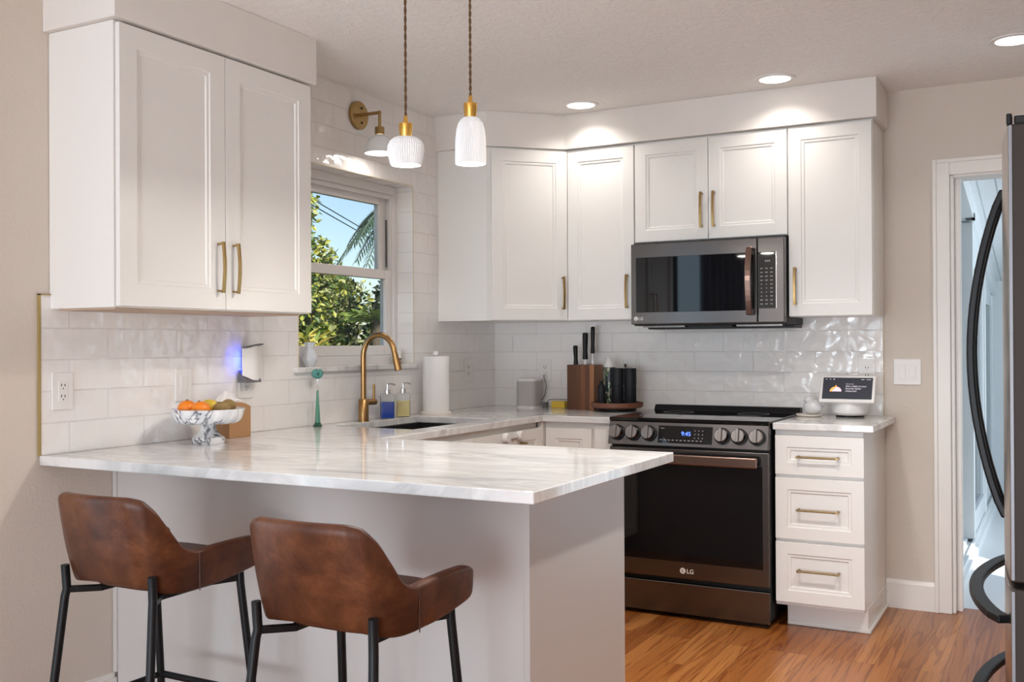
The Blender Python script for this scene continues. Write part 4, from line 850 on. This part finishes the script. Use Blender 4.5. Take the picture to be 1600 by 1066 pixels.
dome(0.027, -0.0091, 0).obj('cloche_icon', SCRORG, s_)
b = B(); n = 12; c = [b.bm.verts.new((-0.052 + 0.026 * cos(-0.05 + pi * 0.5 * k / n), -0.0093, 0.0545 + 0.022 * sin(pi * 0.5 * k / n))) for k in range(n + 1)] + [b.bm.verts.new((-0.070, -0.0093, 0.0545))]; b.face(c); b.obj('cloche_shine', SCRLIL, s_)
B().ball((-0.052, -0.0090, 0.083), 0.0035, n=6).obj('cloche_knob', SCRORG, s_)
dsh = tag(B().lathe([(0, 0), (0.050, 0), (0.060, 0.006), (0.062, 0.012), (0.055, 0.012), (0, 0.008)], (0, 0, 0), 40).obj('saucer', CREAM, smooth=True, loc=(1.832, -0.190, Z)), 'small cream saucer under the grey bird at the range edge', 'saucer')
bd = thing('bird_figurine', 'grey porcelain bird sitting on the cream saucer', 'figurine', (1.848, -0.182, Z + 0.009))
B().ball((0, 0, 0.036), 0.042, 1.1, 0.9, 0.86, 14).ball((-0.018, -0.008, 0.072), 0.023, 1, 1, 0.95, 10).obj('bird_body', BIRDM, bd, smooth=True)
B().tube([(-0.036, -0.016, 0.073), (-0.050, -0.023, 0.069)], lambda t_: 0.006 * (1 - t_) + 0.001, 10).obj('beak', BIRDM, bd, smooth=True)
B().tube([(0.030, 0.008, 0.046), (0.060, 0.018, 0.058)], lambda t_: 0.016 * (1 - t_) + 0.004, 12).obj('tail', BIRDM, bd, smooth=True)

# ------------------------------------------------------------------ living-area end of the room (seen in reflections)
sg = struct(B().box(-0.14, -0.06, -6.2, -3.74, 0, 0.06).box(-0.14, -0.06, -6.2, -3.74, 2.05, 2.12).box(-0.14, -0.06, -6.2, -6.13, 0.06, 2.05).box(-0.14, -0.06, -3.81, -3.74, 0.06, 2.05).box(-0.14, -0.06, -5.01, -4.93, 0.06, 2.05).obj('door_4', ALUM))
B().box(-0.103, -0.097, -6.13, -5.01, 0.06, 2.05).obj('pane', PANE, sg); B().box(-0.103, -0.097, -4.93, -3.81, 0.06, 2.05).obj('pane', PANE, sg)
cu = B(); cu.sweep([(0.07 + 0.03 * sin(k * 1.4), -5.75 + 1.40 * k / 60, 1.09) for k in range(61)], [(-0.004, -1.06), (0.004, -1.06), (0.004, 1.06), (-0.004, 1.06)], (0, 0, 1))
tag(cu.obj('curtain', CURT, smooth=True), 'grey curtain in front of the side glass door, seen in the microwave glass', 'curtain')
gd = struct(B().box(0.55, 3.25, RY - 0.12, RY - 0.04, 0, 0.06).box(0.55, 3.25, RY - 0.12, RY - 0.04, 2.28, 2.35).box(0.55, 0.63, RY - 0.12, RY - 0.04, 0.06, 2.28).box(3.17, 3.25, RY - 0.12, RY - 0.04, 0.06, 2.28).box(1.86, 1.94, RY - 0.12, RY - 0.04, 0.06, 2.28).obj('door_3', ALUM))
B().box(0.63, 1.86, RY - 0.085, RY - 0.079, 0.06, 2.28).obj('pane', PANE, gd); B().box(1.94, 3.17, RY - 0.085, RY - 0.079, 0.06, 2.28).obj('pane', PANE, gd)

# ------------------------------------------------------------------ garden outside the kitchen window
CAMP = Vector((2.8932, -5.1144, 1.2594))
struct(B().box(-40, -0.2, -30, 40, -0.35, -0.25).obj('lawn', GRASS))
def leaf_cloud(b, c, rad, n, size, rn, mats, shell=0.55):
    for _ in range(n):
        while True:
            p = Vector((rn.uniform(-1, 1), rn.uniform(-1, 1), rn.uniform(-1, 1)))
            if shell < p.length < 1: break
        p = Vector((c[0] + p.x * rad[0], c[1] + p.y * rad[1], c[2] + p.z * rad[2]))
        d = Vector((rn.uniform(-1, 1), rn.uniform(-1, 1), rn.uniform(-0.9, 0.6))).normalized(); s_ = d.cross(Vector((rn.uniform(-1, 1), rn.uniform(-1, 1), rn.uniform(-1, 1)))).normalized(); nn = d.cross(s_)
        L = size * rn.uniform(0.7, 1.3); w_ = L * 0.26
        v = [b.bm.verts.new(q) for q in (p, p + d * L * 0.5 + s_ * w_ + nn * 0.1 * L, p + d * L, p + d * L * 0.5 - s_ * w_ + nn * 0.1 * L)]
        b.mi = rn.choice(mats); b.face([v[0], v[1], v[2]]); b.face([v[0], v[2], v[3]])
def tree(name, label, cat, base, blobs, n, size, mats, seed, trunk_r=0.07, grp=None):
    o = thing(name, label, cat, (base[0], base[1], -0.25), 0, grp); rn = random.Random(seed); b = B(); tot = sum(r[0] * r[1] * r[2] for _, r in blobs)
    top = max(c[2] for c, _ in blobs)
    for c, r in blobs: leaf_cloud(b, (c[0], c[1], c[2] + 0.25), r, int(n * (r[0] * r[1] * r[2]) / tot), size, rn, mats)
    b.obj('foliage', LEAVES, o)
    t_ = B().tube([(0, 0, 0), (0.05, 0.03, top * 0.5), (0, 0.05, top)], lambda q: trunk_r * (1 - 0.7 * q), 10)
    for c, r in blobs: t_.tube([(0.05, 0.03, top * 0.35), (c[0] * 0.6, c[1] * 0.6, c[2] * 0.8), (c[0], c[1], c[2] + 0.2)], lambda q: trunk_r * 0.45 * (1 - 0.8 * q), 8)
    t_.obj('trunk', BARK, o, smooth=True); return o
ex = Vector((0.80, 0.60, 0)); ey = Vector((-0.60, 0.80, 0))     # across / away along the view through the window
O = Vector((-4.55, 4.55, 0))
def at(a, d): q = O + ex * a + ey * d; return (q.x, q.y)
tree('garden_tree', 'sunlit yellow-green tree outside the window, left of the sky', 'tree', at(-0.85, 0.1), [((0.07, 0.05, 2.88), (0.40, 0.40, 0.44)), ((0.22, 0.16, 2.32), (0.42, 0.42, 0.30)), ((-0.35, -0.3, 2.4), (0.6, 0.6, 0.6)), ((0.42, 0.30, 2.0), (0.42, 0.40, 0.24)), ((0.2, 0.15, 1.6), (0.5, 0.45, 0.45))], 6500, 0.085, [0, 0, 1, 1, 1, 2], 11)
for i, (a, d, h, mats, lb) in enumerate(((-1.40, 1.2, 2.00, [0, 3, 3, 1], 'dark bushy garden shrub low behind the glass vase'), (-0.38, 1.35, 2.25, [0, 0, 3, 2, 1, 2], 'pale-leaved garden shrub in the middle of the lower pane'), (0.66, 1.2, 2.20, [3, 0, 0, 2], 'dark green garden shrub at the right of the lower pane'), (1.7, 1.2, 2.1, [0, 3], 'garden shrub beyond the right edge of the window'), (-2.5, 1.2, 2.1, [0, 3, 1], 'garden shrub beyond the left edge of the window'))):
    tree('garden_shrub', lb, 'shrub', at(a, d), [((0, 0, h * 0.55), (0.50, 0.50, h * 0.50)), ((0.05, 0.05, h * 0.8), (0.42, 0.42, h * 0.25))], 3200, 0.10, mats, 20 + i, 0.04, 'shrubs outside the window')
hg = thing('hedge', 'dense green garden hedge standing behind the shrubs outside the window', 'hedge', (*at(0.0, 2.75), -0.25)); rn = random.Random(77); b = B()
for k in range(9):
    q = ex * (-3.2 + 0.8 * k); leaf_cloud(b, (q.x, q.y, 1.35 + 0.12 * sin(k * 2.3)), (0.62, 0.62, 1.15), 1500, 0.12, rn, [0, 0, 1, 3, 2])
b.obj('foliage', LEAVES, hg)
b = B()
for k in range(9):
    q = ex * (-3.2 + 0.8 * k); b.tube([(q.x, q.y, 0), (q.x + 0.05, q.y, 1.0), (q.x, q.y + 0.04, 2.0)], lambda t_: 0.04 - 0.03 * t_, 8)
b.obj('stems', BARK, hg)
def frond(b, base, dirv, L, droop, nleaf, ll, rn, wl=0.02):
    d = Vector(dirv).normalized(); pts = [Vector(base) + d * (L * k / 16) + Vector((0, 0, -droop * (k / 16) ** 2 * L)) for k in range(17)]
    b.tube(pts, lambda q: 0.016 * (1 - 0.8 * q) + 0.003, 6)
    for k in range(1, nleaf):
        f = k / nleaf; i = min(15, int(f * 16)); p = pts[i].lerp(pts[i + 1], f * 16 - i); tg = (pts[i + 1] - pts[i]).normalized(); sd_ = tg.cross(Vector((0, 0, 1))).normalized()
        for s_ in (-1, 1):
            l_ = ll * (0.5 + sin(pi * min(1, f + 0.08)) * 0.6); dv = (sd_ * s_ * 0.8 + tg * 0.65 + Vector((0, 0, -0.35 + rn.uniform(-.15, .15)))).normalized()
            q = p + dv * l_; up_ = dv.cross(sd_ * s_).normalized() if abs(dv.dot(sd_)) < 0.99 else Vector((0, 0, 1)); wv_ = dv.cross(up_) * wl
            mid = p + dv * l_ * 0.45; v = [b.bm.verts.new(x) for x in (p, mid + tg * wl, q + Vector((0, 0, -0.06 * l_)), mid - tg * wl)]; b.face(v)
def palm(name, label, base, h, nf, L, ll, mat, seed, droop=0.5):
    o = thing(name, label, 'palm', (base[0], base[1], -0.25)); rn = random.Random(seed)
    B().tube([(0, 0, 0), (0.05, 0, h * 0.5), (0, 0.02, h + 0.2)], lambda q: 0.09 - 0.03 * q, 12).obj('trunk', BARK, o, smooth=True)
    for k in range(nf):
        a = 2 * pi * k / nf + rn.uniform(-.2, .2); e = rn.uniform(0.05, 0.75); b = B()
        frond(b, (0, 0, h + 0.2), (cos(a), sin(a), e), L * rn.uniform(0.85, 1.1), droop, 30, ll, rn, 0.019 * ll / 0.27); b.obj('frond', mat, o)
    return o
palm('palm_tree', 'tall palm with drooping fronds in the sky at the right of the upper pane', at(0.74, 0.1), 2.98, 18, 0.95, 0.27, PALML, 4, 0.95)
palm('garden_palm', 'low yellowish palm in front of the shrubs at the right of the lower pane', at(0.30, 0.0), 1.62, 11, 0.44, 0.16, CROTON[2], 8, 0.15)
ot = thing('garden_plant', 'spiky yellow and orange garden plant low behind the glass vase', 'plant', (*at(-0.36, -2.2), -0.25)); rn = random.Random(9)
B().tube([(0, 0, 0), (0, 0, 1.45)], 0.03, 8).obj('stem', BARK, ot)
b = B()
for k in range(60):
    a = rn.uniform(0, 2 * pi); e = rn.uniform(-0.1, 1.3); dv = Vector((cos(a), sin(a), e)).normalized(); p = Vector((rn.uniform(-.05, .05), rn.uniform(-.05, .05), 1.42 + rn.uniform(-.12, .15))); L = rn.uniform(0.22, 0.36); sd_ = dv.cross(Vector((0, 0, 1))).normalized() * 0.022
    mid = p + dv * L * 0.5; q = p + dv * L + Vector((0, 0, -0.05)); b.mi = rn.choice((0, 0, 1, 1, 2)); b.face([b.bm.verts.new(x) for x in (p, mid + sd_, q, mid - sd_)])
b.obj('leaves', CROTON, ot)
for dz, ez, lb in ((0.0, 0.0, 'lower power line crossing the sky outside the window'), (0.095, 0.025, 'upper power line crossing the sky outside the window')):
    tag(B().tube([(-7.252 - 5.128 * (k / 6 - 0.5), 6.435 + 10.871 * (k / 6 - 0.5), 3.61 - 0.084 * (k / 6 - 0.5) + dz + ez * (k / 6 - 0.5)) for k in range(13)], 0.010, 6).obj('power_line', BLACK), lb, 'power line', 'power lines outside')
